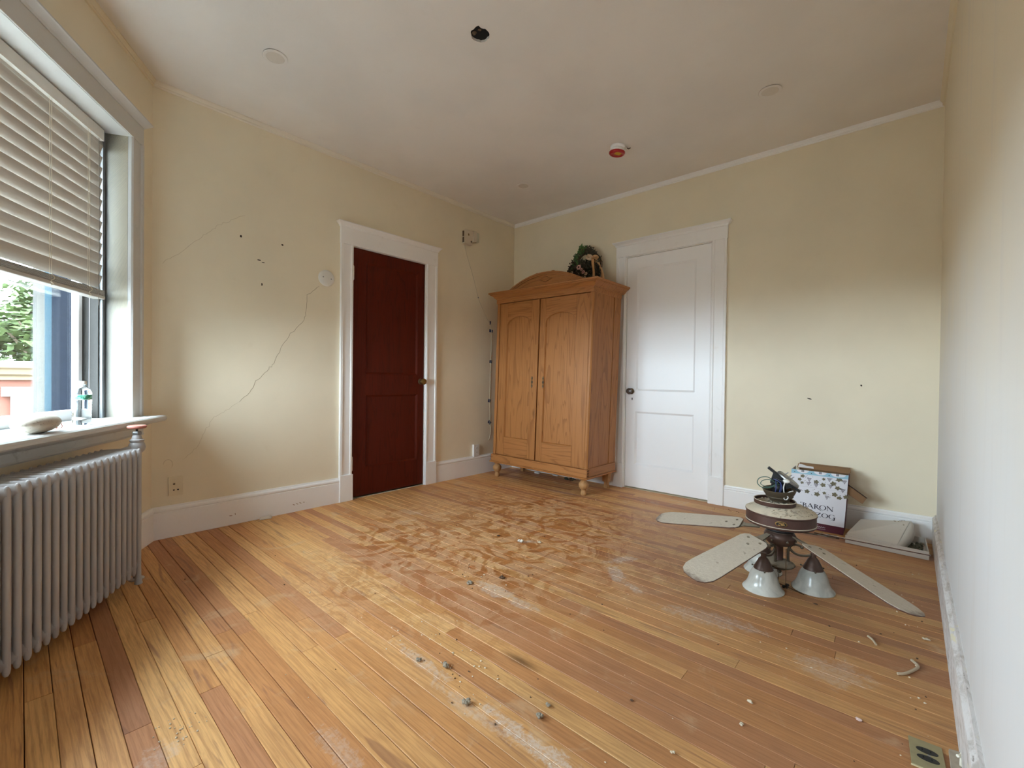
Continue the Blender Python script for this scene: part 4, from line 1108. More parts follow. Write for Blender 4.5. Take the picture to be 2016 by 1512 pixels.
def ribtail(pts, w, mat, name='ribbon_tail', par=wre):
    P = smooth_path([LEAN(*p) for p in pts], 6); m = MB(); vs = []
    for i, p in enumerate(P):
        t = (P[min(i+1, len(P)-1)] - P[max(i-1, 0)]).normalized(); s = t.cross(Vector((.25*math.sin(i*.5), -1, 0))).normalized()
        vs += [p + s*w, p - s*w]
    m.add(vs, [(2*i, 2*i+1, 2*i+3, 2*i+2) for i in range(len(P)-1)]); return m.build(name, mat, par, smooth=60, recalc=False, solid=.0008)
ribtail([(.098, .06, .300), (.118, .075, .23), (.145, .085, .13), (.152, .095, .02), (.156, .10, .004)], .013, M_RIB)
ribtail([(.105, .05, .300), (.150, .04, .24), (.195, .03, .15), (.218, .03, .06), (.232, .035, .004)], .015, M_RIB)
ribtail([(.10, .06, .296), (.12, .075, .308), (.140, .06, .306), (.142, .05, .294), (.12, .06, .292)], .012, M_RIB, 'bow_loop')
ribtail([(.095, .06, .298), (.07, .075, .318), (.05, .08, .312), (.06, .07, .298), (.085, .065, .292)], .016, M_RIBP, 'bow_loop')
m = MB(); m.blob(LEAN(.098, .066, .298), .012, .010, .012, 10, 7); m.build('bow_knot', M_RIB, wre)
# ------------------------------------------------------------------ taken-down ceiling fan standing on its glass shades
fan = tag(empty('ceiling_fan', (2.749, -1.226, 0)), 'dusty bronze ceiling fan with light shades, taken down and standing on the floor', 'ceiling fan')
def m_dusty(name, metal, dustc=(190, 178, 158), lo=.35, hi=.75):
    g = G(name); p = g.obj(); nz = g.sep(g.nrm())[2]
    cover = g.math('MULTIPLY', g.step(nz, lo, hi), g.step(g.noise(p, 26, 4, .6), .22, .42))
    col = g.mix(g.noise(p, 18, 4), lin(metal), lin(tuple(x*.8 for x in metal)))
    dcol = g.mix(g.noise(p, 60, 4, .7), lin(dustc), lin(tuple(min(255, x*1.14) for x in dustc)))
    col = g.mix(cover, col, dcol)
    g.bsdf(col, g.mixf(cover, .42, .95), g.bump(g.math('MULTIPLY', g.noise(p, 120, 3), cover), .4, .003), metal=g.mixf(cover, .35, 0.0), spec=.4); return g.m
M_BRONZE = m_dusty('dusty_bronze', (92, 66, 58)); M_BRONZED = m_dusty('dark_dusty_bronze', (96, 84, 68), (138, 126, 108), .5, .9); M_BRONZEC = m_dusty('brown_bronze', (92, 70, 60), (130, 112, 98), .86, .99)
M_DIRT = plain('plaster_crumb_dust', (176, 164, 144), .95, var=.2, scale=60, bump=1.0, bscale=90)
def F(mb, name, mat, parent=fan, **kw): return mb.build(name, mat, parent, **kw)
m = MB(); m.lathe([(0, .283), (.128, .283), (.140, .286), (.146, .291), (.147, .297), (.1445, .300), (.1445, .338), (.1475, .341), (.1475, .347), (.142, .350), (.120, .362), (.098, .372), (.090, .376), (0, .377)], 56)
mot = F(m, 'motor_housing', M_BRONZE, smooth=35)
ca = math.atan2(-2.42, .38)
# oval badge on the band
def onband(u, v, r): a = ca + .03 + u/.145; return Vector((r*math.cos(a), r*math.sin(a), v))
bz = .319
m = MB(); n = 28
m.add([onband(.024*math.cos(2*PI*i/n), bz + .0125*math.sin(2*PI*i/n), .1462) for i in range(n)] + [onband(.020*math.cos(2*PI*i/n), bz + .0095*math.sin(2*PI*i/n), .1466) for i in range(n)] + [onband(.024*math.cos(2*PI*i/n), bz + .0125*math.sin(2*PI*i/n), .1440) for i in range(n)],
      [(i, (i+1) % n, n+(i+1) % n, n+i) for i in range(n)] + [(2*n+i, 2*n+(i+1) % n, (i+1) % n, i) for i in range(n)])
bd = F(m, 'badge', M_BRASS, mot, smooth=0)
m = MB(); m.add([onband(.0202*math.cos(2*PI*i/n), bz + .0097*math.sin(2*PI*i/n), .1459) for i in range(n)], [tuple(range(n))]); F(m, 'badge_field', M_BLACK, bd, smooth=0)
m = MB()
for u, v, a, b in [(.003, -.001, .0055, .0042), (-.008, -.0045, .005, .0022), (.0105, -.001, .0035, .0028), (-.004, .0045, .007, .0016), (.008, .005, .004, .0014)]:
    k = 10; m.add([onband(u + a*math.cos(2*PI*i/k), bz + v + b*math.sin(2*PI*i/k), .1464) for i in range(k)], [tuple(range(k))])
F(m, 'badge_emblem', plain('worn_gold', (196, 164, 104), .35, .8), bd, smooth=0)
m = MB(); m.lathe([(0, .250), (.058, .252), (.062, .258), (.062, .274), (.058, .2835), (0, .2835)], 36); F(m, 'flywheel', M_BLACK, smooth=30)
m = MB(); m.lathe([(0, .182), (.030, .183), (.048, .188), (.060, .200), (.066, .218), (.067, .230), (.060, .244), (.052, .2495), (0, .2495)], 36); sw = F(m, 'switch_housing', M_BRONZEC, smooth=40)
for a in (ca + .5, ca + 1.3, ca - .5):
    m = MB(); m.blob((.0655*math.cos(a), .0655*math.sin(a), .214), .006, .006, .006, 8, 6); F(m, 'thumb_screw', M_BRONZED, sw)
m = MB(); m.lathe([(.019, .105), (.0155, .112), (.0155, .175), (.020, .184)], 20); F(m, 'column', M_BRONZE, smooth=30)
m = MB(); m.lathe([(0, .112), (.028, .111), (.046, .106), (.062, .098), (.066, .093), (.060, .086), (.040, .074), (.020, .068), (.010, .066), (.008, .058), (.010, .054), (.007, .048), (0, .046)], 36); F(m, 'light_plate', M_BRONZED, smooth=40)
# three bell shades with fitters and scroll arms
def m_alab():
    g = G('marbled_glass'); p = g.obj()
    f = g.noise(p, 9, 4, .55, 1.5)
    col = g.mix(g.step(f, .35, .7), lin((226, 225, 216)), lin((186, 188, 180)))
    a = g.bsdf(col, .22, spec=.55, link=False)
    t = g.n('ShaderNodeBsdfTranslucent'); g.set(t.inputs[0], lin((220, 220, 212)))
    mx = g.n('ShaderNodeMixShader'); g.set(mx.inputs[0], .18); g.nt.links.new(a, mx.inputs[1]); g.nt.links.new(t.outputs[0], mx.inputs[2]); return g.done(mx.outputs[0])
M_ALAB = m_alab()
arms = MB
for i, ang in enumerate((math.atan2(-.127, -.043), math.atan2(.026, .131), math.atan2(.101, -.089))):
    c = Vector((.134*math.cos(ang), .134*math.sin(ang), 0)); out = Vector((math.cos(ang), math.sin(ang), 0))
    m = MB(); m.lathe([(.0855, .0004), (.086, .003), (.081, .009), (.0735, .018), (.067, .030), (.062, .044), (.0585, .058), (.0535, .073), (.046, .087), (.040, .095), (.036, .100), (.034, .100), (.038, .094), (.044, .086), (.0515, .072), (.0565, .057), (.060, .043), (.065, .029), (.0715, .017), (.079, .0085), (.083, .003)], 44, c)
    sh = F(m, 'glass_shade', M_ALAB, smooth=50)
    m = MB(); m.lathe([(.039, .090), (.041, .092), (.040, .100), (.034, .112), (.027, .126), (.021, .140), (.014, .147), (.0115, .150), (.0115, .168), (0, .168)], 28, c); ft = F(m, 'shade_fitter', M_BRONZEC, smooth=35)
    for k in range(3):
        a = ang + .6 + 2*PI*k/3; m = MB(); m.tube([c + Vector((.038*math.cos(a), .038*math.sin(a), .096)), c + Vector((.050*math.cos(a), .050*math.sin(a), .096))], .0022, 6); m.blob(c + Vector((.051*math.cos(a), .051*math.sin(a), .096)), .004, .004, .004, 8, 6); F(m, 'fitter_screw', M_BRONZED, ft)
    m = MB(); Q = lambda r, z: (out.x*r, out.y*r, z)
    m.tube(smooth_path([Q(.036, .104), Q(.035, .140), Q(.037, .168), Q(.048, .188), Q(.066, .194), Q(.084, .190), Q(.090, .182)], 6), .0058, 8)
    m.tube(smooth_path([Q(.040, .172), Q(.056, .155), Q(.080, .147), Q(.108, .150), Q(.134, .160)], 6), .0058, 8)
    m.blob(Q(.089, .185), .008, .008, .008, 8, 6)
    F(m, 'scroll_arm', M_BRONZED, smooth=50)
# pull chains
M_CHAIN = plain('brown_pull_chain', (96, 70, 46), .5, .6)
sd = Vector((math.sin(-ca), math.cos(ca), 0)); sd = Vector((-math.sin(ca), math.cos(ca), 0))      # screen-right-ish
for off, fr, z1, z0, ball in ((-.004, .010, .046, .010, False), (.026, .060, .186, .010, True)):
    b = Vector((math.cos(ca), math.sin(ca), 0))*fr + sd*off
    m = MB(); m.tube([b + Vector((0, 0, z1)), b + Vector((.001, 0, z0))], .0014, 5); ch = F(m, 'pull_chain', M_CHAIN)
    if ball:
        m = MB(); rr = random.Random(4)
        for k in range(9): m.blob(b + Vector((rr.uniform(-.010, .010), rr.uniform(-.010, .010), .006 + rr.uniform(0, .014))), .006, .006, .006, 7, 5)
        F(m, 'chain_bundle', plain('dark_chain_beads', (44, 34, 28), .5, .5), ch)
        m = MB(); m.tube(smooth_path([b + Vector((0, 0, .012)), b + sd*-.03 + Vector((0, 0, .018)), b + sd*-.055 + Vector((0, 0, .024))], 5), .0022, 6)
        m.tube(smooth_path([b + Vector((0, 0, .012)), b + sd*.02 + Vector((0, 0, .006)), b + sd*.045 + Vector((.0, -.012, .004)), b + sd*.075 + Vector((0, -.03, .0035))], 5), .0022, 6)
        F(m, 'chain_cord', M_CHAIN, ch)
# blades
def m_blade():
    g = G('dust_caked_blade'); p = g.obj(); nz = g.sep(g.nrm())[2]
    bare = g.step(g.math('ADD', g.sep(p)[0], g.math('MULTIPLY', g.noise(p, 12, 4, .6), .22)), .70, .735)
    top = g.math('MULTIPLY', g.step(nz, .4, .8), g.math('SUBTRACT', 1.0, g.math('MULTIPLY', bare, .6)))
    d = g.mix(g.noise(p, 70, 5, .7), lin((184, 172, 154)), lin((214, 203, 186)))
    d = g.mix(g.math('MULTIPLY', g.step(g.noise(p, 40, 2), .68, .74), .5), d, lin((126, 110, 92)))
    w = g.mix(g.noise(g.vmul(p, (2, 40, 1)), 4, 3), lin((92, 56, 40)), lin((72, 42, 30)))
    g.bsdf(g.mix(top, w, d), g.mixf(top, .45, .95), g.bump(g.noise(p, 130, 4, .7), g.math('MULTIPLY', top, .7), .004) if 0 else g.bump(g.noise(p, 130, 4, .7), .5, .003)); return g.m
M_BLADE = m_blade()
first = None
for k in range(5):
    az = math.radians(176 + 72*k)
    R3 = Matrix.Rotation(az, 4, 'Z') @ Matrix.Translation((0, 0, .268)) @ Matrix.Rotation(math.radians((9.0, 11.5, 9.5, 8.5, 9.0)[k]), 4, 'Y') @ Matrix.Rotation(math.radians(-13), 4, 'X')
    if first is None:
        m = MB(); r0, r1 = .172, .625
        up_ = [(r0, -.040)] + [(r0 + .016, -.056), (r0 + .04, -.062), (r1 - .10, -.070), (r1 - .055, -.068), (r1 - .022, -.055), (r1 - .004, -.034), (r1, -.010)]
        poly = up_ + [(x, -y) for x, y in reversed(up_)]
        m.prism(poly, 0, .006); first = F(m, 'fan_blade', M_BLADE, smooth=0, bevel=.0015); bme = first.data
        m = MB(); m.hexa([(.088, -.010, -.010), (.16, -.016, -.007), (.16, .016, -.007), (.088, .010, -.010), (.088, -.010, -.004), (.16, -.016, -.001), (.16, .016, -.001), (.088, .010, -.004)])
        m.prism([(.155, -.016), (.185, -.040), (.225, -.042), (.250, -.020), (.262, 0), (.250, .020), (.225, .042), (.185, .040), (.155, .016)], -.0055, -.0005)
        ir = F(m, 'blade_iron', M_BRONZED, first, smooth=0, bevel=.001); ime = ir.data
        for x, y in ((.200, -.028), (.200, .028), (.245, 0)):
            m = MB(); m.lathe([(.006, .006), (.0055, .008), (0, .009)], 10, (x, y, 0)); F(m, 'blade_screw', M_BRONZED, first)
        fb = first
    else:
        fb = copy_tree(first); fb.parent = fan
    fb.matrix_local = R3
# loose collar ring, canopy bowl and hanger bracket on top
cr = Vector((-.022, -.012, 0))
m = MB(); m.lathe([(.074, .377), (.086, .377), (.0875, .380), (.0875, .392), (.0885, .396), (.0865, .398), (.0835, .396), (.0815, .383), (0, .381)], 44, cr); co = F(m, 'collar_ring', M_BRONZE, smooth=35)
m = MB(); rr = random.Random(12)
for k in range(70):
    a = rr.uniform(0, 2*PI); r = .078*math.sqrt(rr.random()); m.blob(cr + Vector((r*math.cos(a), r*math.sin(a), .384)), rr.uniform(.003, .010), rr.uniform(.002, .006), rr.uniform(.002, .005), 6, 4, jit=.2, rnd=rr)
o = F(m, 'collar_debris', M_DIRT, co); o['kind'] = 'stuff'
m = MB()
for k in range(90):
    a = rr.uniform(ca - .3, ca + 2.2); r = rr.uniform(.092, .140); z = .376 - .5*(r - .092)
    d = rr.uniform(0, PI); L = rr.uniform(.003, .011)
    b = Vector((r*math.cos(a), r*math.sin(a), z)); m.blob(b, L, .0022, .0018, 6, 4, M=Matrix.Rotation(d, 4, 'Z'))
o = F(m, 'housing_debris', M_DIRT, mot); o['kind'] = 'stuff'
Mt = Matrix.Translation((-.004, 0, .397)) @ Matrix.Scale(.82, 4) @ Matrix.Rotation(.05, 4, 'X') @ Matrix.Rotation(-.03, 4, 'Y')
m = MB(); m.lathe([(.020, -.006), (.050, -.004), (.052, .004), (.056, .008), (.066, .016), (.071, .022), (.069, .026), (.078, .040), (.084, .054), (.0865, .062), (.085, .064), (.081, .060), (.074, .042), (.062, .024), (.048, .010), (.020, .004)], 44)
for i, v in enumerate(m.v): m.v[i] = Mt @ v
cn = F(m, 'canopy', M_BRONZED, smooth=40)
m = MB(); m.lathe([(.0, 0), (.0035, 0), (.003, .003), (0, .003)], 8, (.064*math.cos(ca - .5), .064*math.sin(ca - .5), .430), Matrix.Rotation(PI/2, 4, 'Y')); F(m, 'screw_hole', M_DARK, cn)
up = Vector((0, 0, 1)); away = -Vector((math.cos(ca), math.sin(ca), 0)); sd = Vector((away.y, -away.x, 0))   # sd: to the right as seen from the room
def BR(u, d, z): return sd*u + away*d + up*z
bx = Vector((.79, 0, -.61)); bn = Vector((.61, 0, .79)); c0 = (.010, 0, .498)
def L(a, d, h): return BR(c0[0] + bx.x*a + bn.x*h, d, c0[2] + bx.z*a + bn.z*h)
m = MB(); m.hexa([L(-.080, -.010, -.006), L(.085, -.010, -.006), L(.085, .010, -.006), L(-.080, .010, -.006), L(-.080, -.010, .006), L(.085, -.010, .006), L(.085, .010, .006), L(-.080, .010, .006)])
br = F(m, 'hanger_bracket', M_BLACK, smooth=0, bevel=.002)
m = MB(); m.hexa([L(-.03, -.016, -.05), L(.03, -.016, -.05), L(.03, .016, -.05), L(-.03, .016, -.05), L(-.05, -.014, .0), L(.05, -.014, .0), L(.05, .014, .0), L(-.05, .014, .0)]); m.blob(BR(-.008, 0, .455), .034, .034, .034, 18, 12); F(m, 'hanger_ball', M_BLACK, br, smooth=40)
m = MB(); n = 24
ringp = [(math.cos(2*PI*i/n), math.sin(2*PI*i/n)) for i in range(n)]
m.add([L(.015 + .050*x, .040*y, .020) for x, y in ringp] + [L(.015 + .054*x, .044*y, .014) for x, y in ringp] + [L(.015 + .054*x, .044*y, .008) for x, y in ringp], [tuple(range(n))] + [(i, (i+1) % n, n+(i+1) % n, n+i) for i in range(n)] + [(n+i, n+(i+1) % n, 2*n+(i+1) % n, 2*n+i) for i in range(n)] + [tuple(range(2*n, 3*n))])
F(m, 'crossbar_plate', M_STEEL, br, smooth=30)
for a in (-.010, .008, .020):
    m = MB(); m.tube([L(a, -.01, .018), L(a + .004, -.012, .040)], .0022, 6); F(m, 'bracket_screw', M_STEEL, br)
def wire(pts, col, r=.0020):
    m = MB(); m.tube(smooth_path([BR(*p) for p in pts], 6), r, 6); F(m, 'wire', col, br, smooth=60)
M_WW = plain('white_wire', (210, 208, 204), .4); M_WBL = plain('blue_wire', (52, 66, 120), .4); M_WGR = plain('green_wire', (72, 104, 92), .4); M_WBK = plain('black_wire', (26, 26, 30), .4)
wire([(-.010, -.03, .47), (-.05, -.04, .505), (-.085, -.045, .500), (-.096, -.045, .475), (-.075, -.045, .455), (-.035, -.045, .462), (-.012, -.04, .488)], M_WGR)
wire([(-.005, -.035, .475), (-.045, -.045, .495), (-.075, -.05, .488), (-.080, -.05, .470), (-.05, -.05, .462), (-.02, -.045, .475)], M_WGR, .0017)
wire([(-.03, -.04, .50), (-.01, -.05, .495), (.005, -.05, .47), (-.005, -.05, .43), (-.012, -.045, .415)], M_WBL)
wire([(-.02, -.04, .495), (-.018, -.052, .46), (-.026, -.05, .425)], M_WBL)
wire([(.0, -.04, .49), (-.002, -.055, .455), (-.014, -.052, .42)], M_WBL)
wire([(.02, -.04, .50), (.012, -.055, .47), (.016, -.056, .44), (.030, -.055, .425), (.022, -.055, .412), (.014, -.055, .42), (.03, -.05, .445), (.05, -.045, .455)], M_WW, .0024)
wire([(-.02, -.04, .505), (.02, -.05, .49), (.045, -.045, .46), (.02, -.045, .44)], M_WBK, .0024)
m = MB(); m.blob(BR(.022, -.045, .497), .015, .012, .010, 12, 8); F(m, 'wire_connector', M_WHITEPL, br)
# ------------------------------------------------------------------ wine carton
crt = tag(empty('wine_carton', (2.80, -.20, 0)), 'white wine carton reading BARON HERZOG with grape pattern, leaning on the back wall', 'box')
fC = lambda x, o, z: Vector((x + .055*(z)*1.0*(1 if x > 2.9 else .6), -.20 - o, z))       # front face at o = 0
X0, X1, ZT = 2.636, 2.932, .381
def C(mb, name, mat, parent=crt, **kw): return kid(mb.build(name, mat, None, fC, **kw), parent)
M_BOARD = plain('brown_corrugated_board', (142, 108, 76), .85); M_PRINT = plain('white_printed_board', (226, 226, 232), .5, var=.02)
M_MAROON = plain('maroon_print', (84, 22, 40), .45, var=.03); M_INK = plain('black_print', (38, 36, 50), .5, var=0); M_LEAF = plain('olive_leaf_print', (112, 104, 78), .5); M_GRAPE = plain('mauve_grape_print', (104, 92, 100), .5); M_SKYP = plain('light_blue_print', (150, 194, 212), .45)
def leanback(x): return x
m = MB(); m.box(X0, X1, -.004, 0, .048, ZT); fp = C(m, 'front_panel', M_PRINT, smooth=0)
m = MB(); m.box(X0, X1, -.0042, .0002, 0.0005, .048); C(m, 'maroon_band', M_MAROON, fp, smooth=0)
m = MB(); m.box(X1 - .004, X1, -.165, -.0045, .0005, ZT); C(m, 'side_panel', M_MAROON, smooth=0)
m = MB(); m.box(X0, X0 + .004, -.165, -.0045, .0005, ZT); C(m, 'side_panel', M_PRINT, smooth=0)
m = MB(); m.box(X0 + .024, X1 - .002, -.172, -.165, .0005, .405); C(m, 'back_panel', M_BOARD, smooth=0)
m = MB(); m.box(X0 + .004, X1 - .004, -.1645, -.0045, .002, .006); C(m, 'bottom_panel', M_BOARD, smooth=0)
m = MB(); m.hexa([(X0+.022, -.075, .384), (X1+.003, -.075, .379), (X1+.003, -.165, .379), (X0+.022, -.165, .386), (X0+.022, -.110, .405), (X1+.003, -.110, .400), (X1+.003, -.116, .400), (X0+.022, -.116, .405)]); tf = C(m, 'top_flap', M_BOARD, smooth=0)
m = MB(); m.hexa([(X0+.026, -.078, .3865), (X0+.115, -.078, .385), (X0+.115, -.08, .385), (X0+.026, -.08, .3865), (X0+.028, -.1075, .4035), (X0+.108, -.1075, .4015), (X0+.108, -.109, .4015), (X0+.028, -.109, .4035)]); C(m, 'torn_paper', M_PRINT, tf, smooth=0)
m = MB(); m.hexa([(X1, -.02, .318), (X1+.096, -.045, .246), (X1+.096, -.050, .246), (X1, -.025, .318), (X1, -.02, .262), (X1+.078, -.045, .206), (X1+.078, -.050, .206), (X1, -.025, .262)])
C(m, 'loose_flap', M_BOARD, smooth=0)
m = MB(); m.tube([(X1, -.018, .320), (X1+.098, -.044, .246)], .003, 6); C(m, 'flap_edge', plain('dark_torn_edge', (60, 40, 30), .9), smooth=0)
# printing (flat ink, a fraction of a millimetre proud)
def ink(polys, name, mat, o=.0004, par=fp):
    m = MB()
    for p in polys:
        tris = tessellate_polygon([[Vector((a, b, 0)) for a, b in p]])
        m.add([(a, o, b) for a, b in p], tris)
    return C(m, name, mat, par, smooth=0, recalc=False)
ink([rect(X0, X1, .355, ZT)], 'blue_border', M_SKYP)
sc = []
for cx in (2.70, 2.795, 2.885): sc.append(arc(cx, ZT, .034, .020, 180, 360, 14))
ink(sc, 'white_scallop', M_PRINT, .0007)
sc = []
for cx in (2.70, 2.795, 2.885):
    for d in (-.005, .0, .005): sc.append(rect(cx + d - .0017, cx + d + .0017, .368, ZT))
for cx in (2.655, 2.748, 2.842): sc.append(arc(cx, .366, .0035, .003, 0, 350, 8))
ink(sc, 'border_mark', M_INK, .0010)
rl = random.Random(8)
def leafp(cx, cz, s, rot=0): 
    out = []
    for i in range(30):
        a = 2*PI*i/30; r = 1.12*s*(.78 + .16*math.cos(5*a) + .05*math.sin(15*a)); out.append((cx + r*math.sin(a + rot), cz + r*math.cos(a + rot)*.9))
    return out
ink([leafp(x, z, s, r) for x, z, s, r in [(2.776, .314, .015, .2), (2.813, .300, .0155, .9), (2.866, .317, .0165, -.3), (2.889, .292, .015, .5), (2.729, .244, .015, .1), (2.784, .235, .0165, .4), (2.876, .248, .016, 2.8), (2.898, .231, .012, .2), (2.928, .243, .0145, 1.2), (2.700, .342, .013, 1.5), (2.685, .318, .012, .3), (2.815, .338, .010, 2.2), (2.892, .345, .014, 1.8), (2.70, .298, .010, 1.0), (2.822, .249, .011, 1.2)]], 'vine_leaf', M_LEAF)
gr = []
for cx, cz in [(2.738, .322), (2.688, .238), (2.837, .222), (2.777, .290), (2.852, .296), (2.735, .295), (2.915, .335), (2.910, .278), (2.845, .337)]:
    for r_ in range(4):
        for q in range(4 - r_): gr.append(arc(cx + (q - (3-r_)/2)*.0062, cz + .010 - r_*.0062, .0030, .0028, 0, 320, 6))
ink(gr, 'grape_cluster', M_GRAPE)
dots = []
for k in range(62):
    x = rl.uniform(X0 + .03, X1 - .006); z = rl.choice((rl.uniform(.285, .350), rl.uniform(.222, .268)))
    dots.append(arc(x, z, .0022, .0017, 0, 320, 6))
ink(dots, 'berry_dot', M_GRAPE)
m = MB(); m.box(X0, X1, -.0012, .0003, .2735, .2745); C(m, 'crease', plain('crease_line', (186, 184, 190), .6), fp, smooth=0)
# lettering: strokes with serifs
def stroke(p, q, w): 
    d = Vector((q[0]-p[0], q[1]-p[1])); n = Vector((-d.y, d.x)).normalized()*w/2
    return [(p[0]+n.x, p[1]+n.y), (p[0]-n.x, p[1]-n.y), (q[0]-n.x, q[1]-n.y), (q[0]+n.x, q[1]+n.y)]
def bow(cx, cy, rx, ry, a0, a1, thick, thin, n=18):
    """crescent: thick on the sides, thin at top and bottom; split into quads"""
    out = []; P = []
    for i in range(n+1):
        a = math.radians(a0 + (a1-a0)*i/n); w = thin + (thick - thin)*abs(math.cos(a))**1.3
        P.append(((cx + rx*math.cos(a), cy + ry*math.sin(a)), (cx + (rx-w)*math.cos(a), cy + (ry-w*.8)*math.sin(a))))
    for (a, b), (c, d) in zip(P, P[1:]): out.append([a, b, d, c])
    return out
def serif(x, y, w=.26, h=.045): return [(x-w/2, y-h/2), (x+w/2, y-h/2), (x+w/2, y+h/2), (x-w/2, y+h/2)]
T, t = .15, .055
GL = {
 'B': ([stroke((.20, 0), (.20, 1), T), serif(.17, .02), serif(.17, .98)] + bow(.24, .75, .36, .25, -90, 90, T, t) + bow(.24, .27, .42, .28, -90, 90, T, t) + bow(-.06, .94, .22, .13, 60, 290, t*1.5, t), .72),
 'A': ([stroke((.02, 0), (.38, 1.02), t), stroke((.38, 1.02), (.76, 0), T), stroke((.14, .34), (.62, .34), t), serif(.02, .02, .24), serif(.78, .02, .26)], .84),
 'R': ([stroke((.20, 0), (.20, 1), T), serif(.18, .02), serif(.17, .98)] + bow(.24, .74, .36, .26, -90, 90, T, t) + [stroke((.34, .50), (.78, .02), T), stroke((.74, .06), (1.02, -.16), T*.7), stroke((1.0, -.15), (1.25, -.17), t)], .78),
 'O': (bow(.46, .5, .46, .52, 0, 360, T, t, 32), .96),
 'N': ([stroke((.14, 0), (.14, 1), t), stroke((.08, 1), (.80, 0), T), stroke((.78, 0), (.78, 1), t), serif(.14, .02), serif(.78, .98), serif(.06, .98, .2)], .94),
 'Z': ([stroke((.04, .97), (.72, .97), t*1.3), stroke((.68, .97), (.06, .03), T), stroke((.04, .03), (.76, .03), t*1.3), stroke((.05, .97), (.02, .80), t), stroke((.75, .03), (.79, .22), t)], .82),
 'G': (bow(.46, .5, .46, .52, 35, 325, T, t, 28) + [stroke((.80, .42), (.80, -.18), T), serif(.78, .42, .34), stroke((.80, -.18), (.62, -.34), T*.8), stroke((.64, -.33), (.34, -.28), t*1.2)], .96),
 'H': ([stroke((.18, 0), (.18, 1), T), stroke((.72, 0), (.72, 1), T), stroke((.18, .52), (.72, .52), t), serif(.18, .02), serif(.18, .98), serif(.72, .02), serif(.72, .98)], .92),
 'E': ([stroke((.18, 0), (.18, 1), T), stroke((.18, .97), (.60, .97), t*1.2), stroke((.18, .52), (.52, .52), t), stroke((.18, .03), (.64, .03), t*1.2), stroke((.60, .97), (.62, .82), t), stroke((.63, .03), (.67, .2), t)], .72)}
def word(txt, x0, x1, zb0, zb1, h):
    W = sum(GL[c][1] for c in txt); k = (x1 - x0)/W; x = x0
    for c in txt:
        ps, w = GL[c]; zb = zb0 + (zb1 - zb0)*(x - x0)/(x1 - x0)
        ink([[(x + u*k, zb + v*h) for u, v in p] for p in ps], 'letter', M_INK, .0006); x += w*k
word('BARON', 2.706, 2.876, .1375, .138, .030)
word('HERZOG', 2.688, 2.888, .0885, .0895, .028)
# illegible white flourish on the maroon band
P = [(2.786 + .052*i/30, .026 + .006*math.sin(i*1.1)*(1 - i/40)) for i in range(31)]
fl_ = [stroke(a, b, .0016) for a, b in zip(P, P[1:])] + bow(2.792, .032, .010, .009, 20, 300, .0022, .001, 14) + [stroke((2.786, .013), (2.840, .014), .0012)]
ink(fl_, 'white_flourish', M_PRINT, .0006)

# ------------------------------------------------------------------ shallow white tray with a slab lying in it
M_WTRAY = m_trim('dusty_white_metal', (206, 198, 188), .35, (140, 124, 104))
tr = tag(empty('shallow_tray', (3.13, -.235, 0)), 'shallow dusty white tray on the floor in the right corner', 'tray')
def Tr(mb, name, mat=M_WTRAY, **kw): return kid(mb.build(name, mat, None, **kw), tr)
m = MB(); m.hexa([(2.952, -.345, .0006), (3.312, -.366, .0006), (3.312, -.085, .0006), (2.990, -.075, .0006), (2.952, -.345, .005), (3.312, -.366, .005), (3.312, -.085, .005), (2.990, -.075, .005)]); Tr(m, 'tray_floor', smooth=0)
for p, q in [((2.950, -.347), (3.315, -.369)), ((3.312, -.366), (3.312, -.085)), ((3.312, -.085), (2.990, -.075)), ((2.990, -.075), (2.952, -.345))]:
    d = (Vector(q) - Vector(p)).normalized(); n = Vector((-d.y, d.x))*.0022
    a0, a1, b0, b1 = Vector(p)+n, Vector(p)-n, Vector(q)+n, Vector(q)-n
    m = MB(); m.hexa([(*a1, .0006), (*b1, .0006), (*b0, .0006), (*a0, .0006), (*a1, .047), (*b1, .047), (*b0, .047), (*a0, .047)]); Tr(m, 'tray_rim', smooth=0, bevel=.001)
m = MB(); m.hexa([(2.955, -.352, .018), (2.962, -.352, .018), (2.962, -.346, .018), (2.955, -.346, .018), (2.955, -.352, .040), (3.10, -.360, .036), (3.10, -.352, .036), (2.955, -.346, .040)]); Tr(m, 'torn_label', plain('torn_label', (214, 206, 196), .8), smooth=0)
m = MB(); rr = random.Random(2)
for k in range(130): m.blob((rr.uniform(3.20, 3.300), rr.uniform(-.33, -.12), rr.uniform(.006, .016)), rr.uniform(.004, .013), rr.uniform(.004, .011), rr.uniform(.003, .009), 6, 4, jit=.25, rnd=rr, M=Matrix.Rotation(rr.uniform(0, 3), 4, 'Z'))
o = m.build('plaster_rubble', plain('grey_green_rubble', (104, 98, 78), .95, var=.3, scale=40), None); o['kind'] = 'stuff'; tag(o, 'loose grey-green plaster rubble in the right end of the tray', 'rubble', kind='stuff')
sl = tag(empty('white_slab', (3.11, -.22, .05)), 'dusty white slab-shaped box cover tilted inside the tray', 'cover')
NL, NR, FR, FL = Vector((2.957, -.338, .061)), Vector((3.186, -.350, .050)), Vector((3.246, -.110, .140)), Vector((3.010, -.110, .100))
dn = Vector((.0, -.012, -.040))
m = MB(); m.hexa([NL + dn*.75, NR + dn*.7, FR + dn*1.3 + Vector((0, .004, 0)), FL + dn, NL, NR, FR, FL]); kid(m.build('slab_shell', M_WTRAY, None, smooth=0, bevel=.005), sl)
m = MB(); E0, E1 = NR + Vector((.001, 0, -.001)), FR + Vector((.001, 0, -.001)); vs = []; N = 12
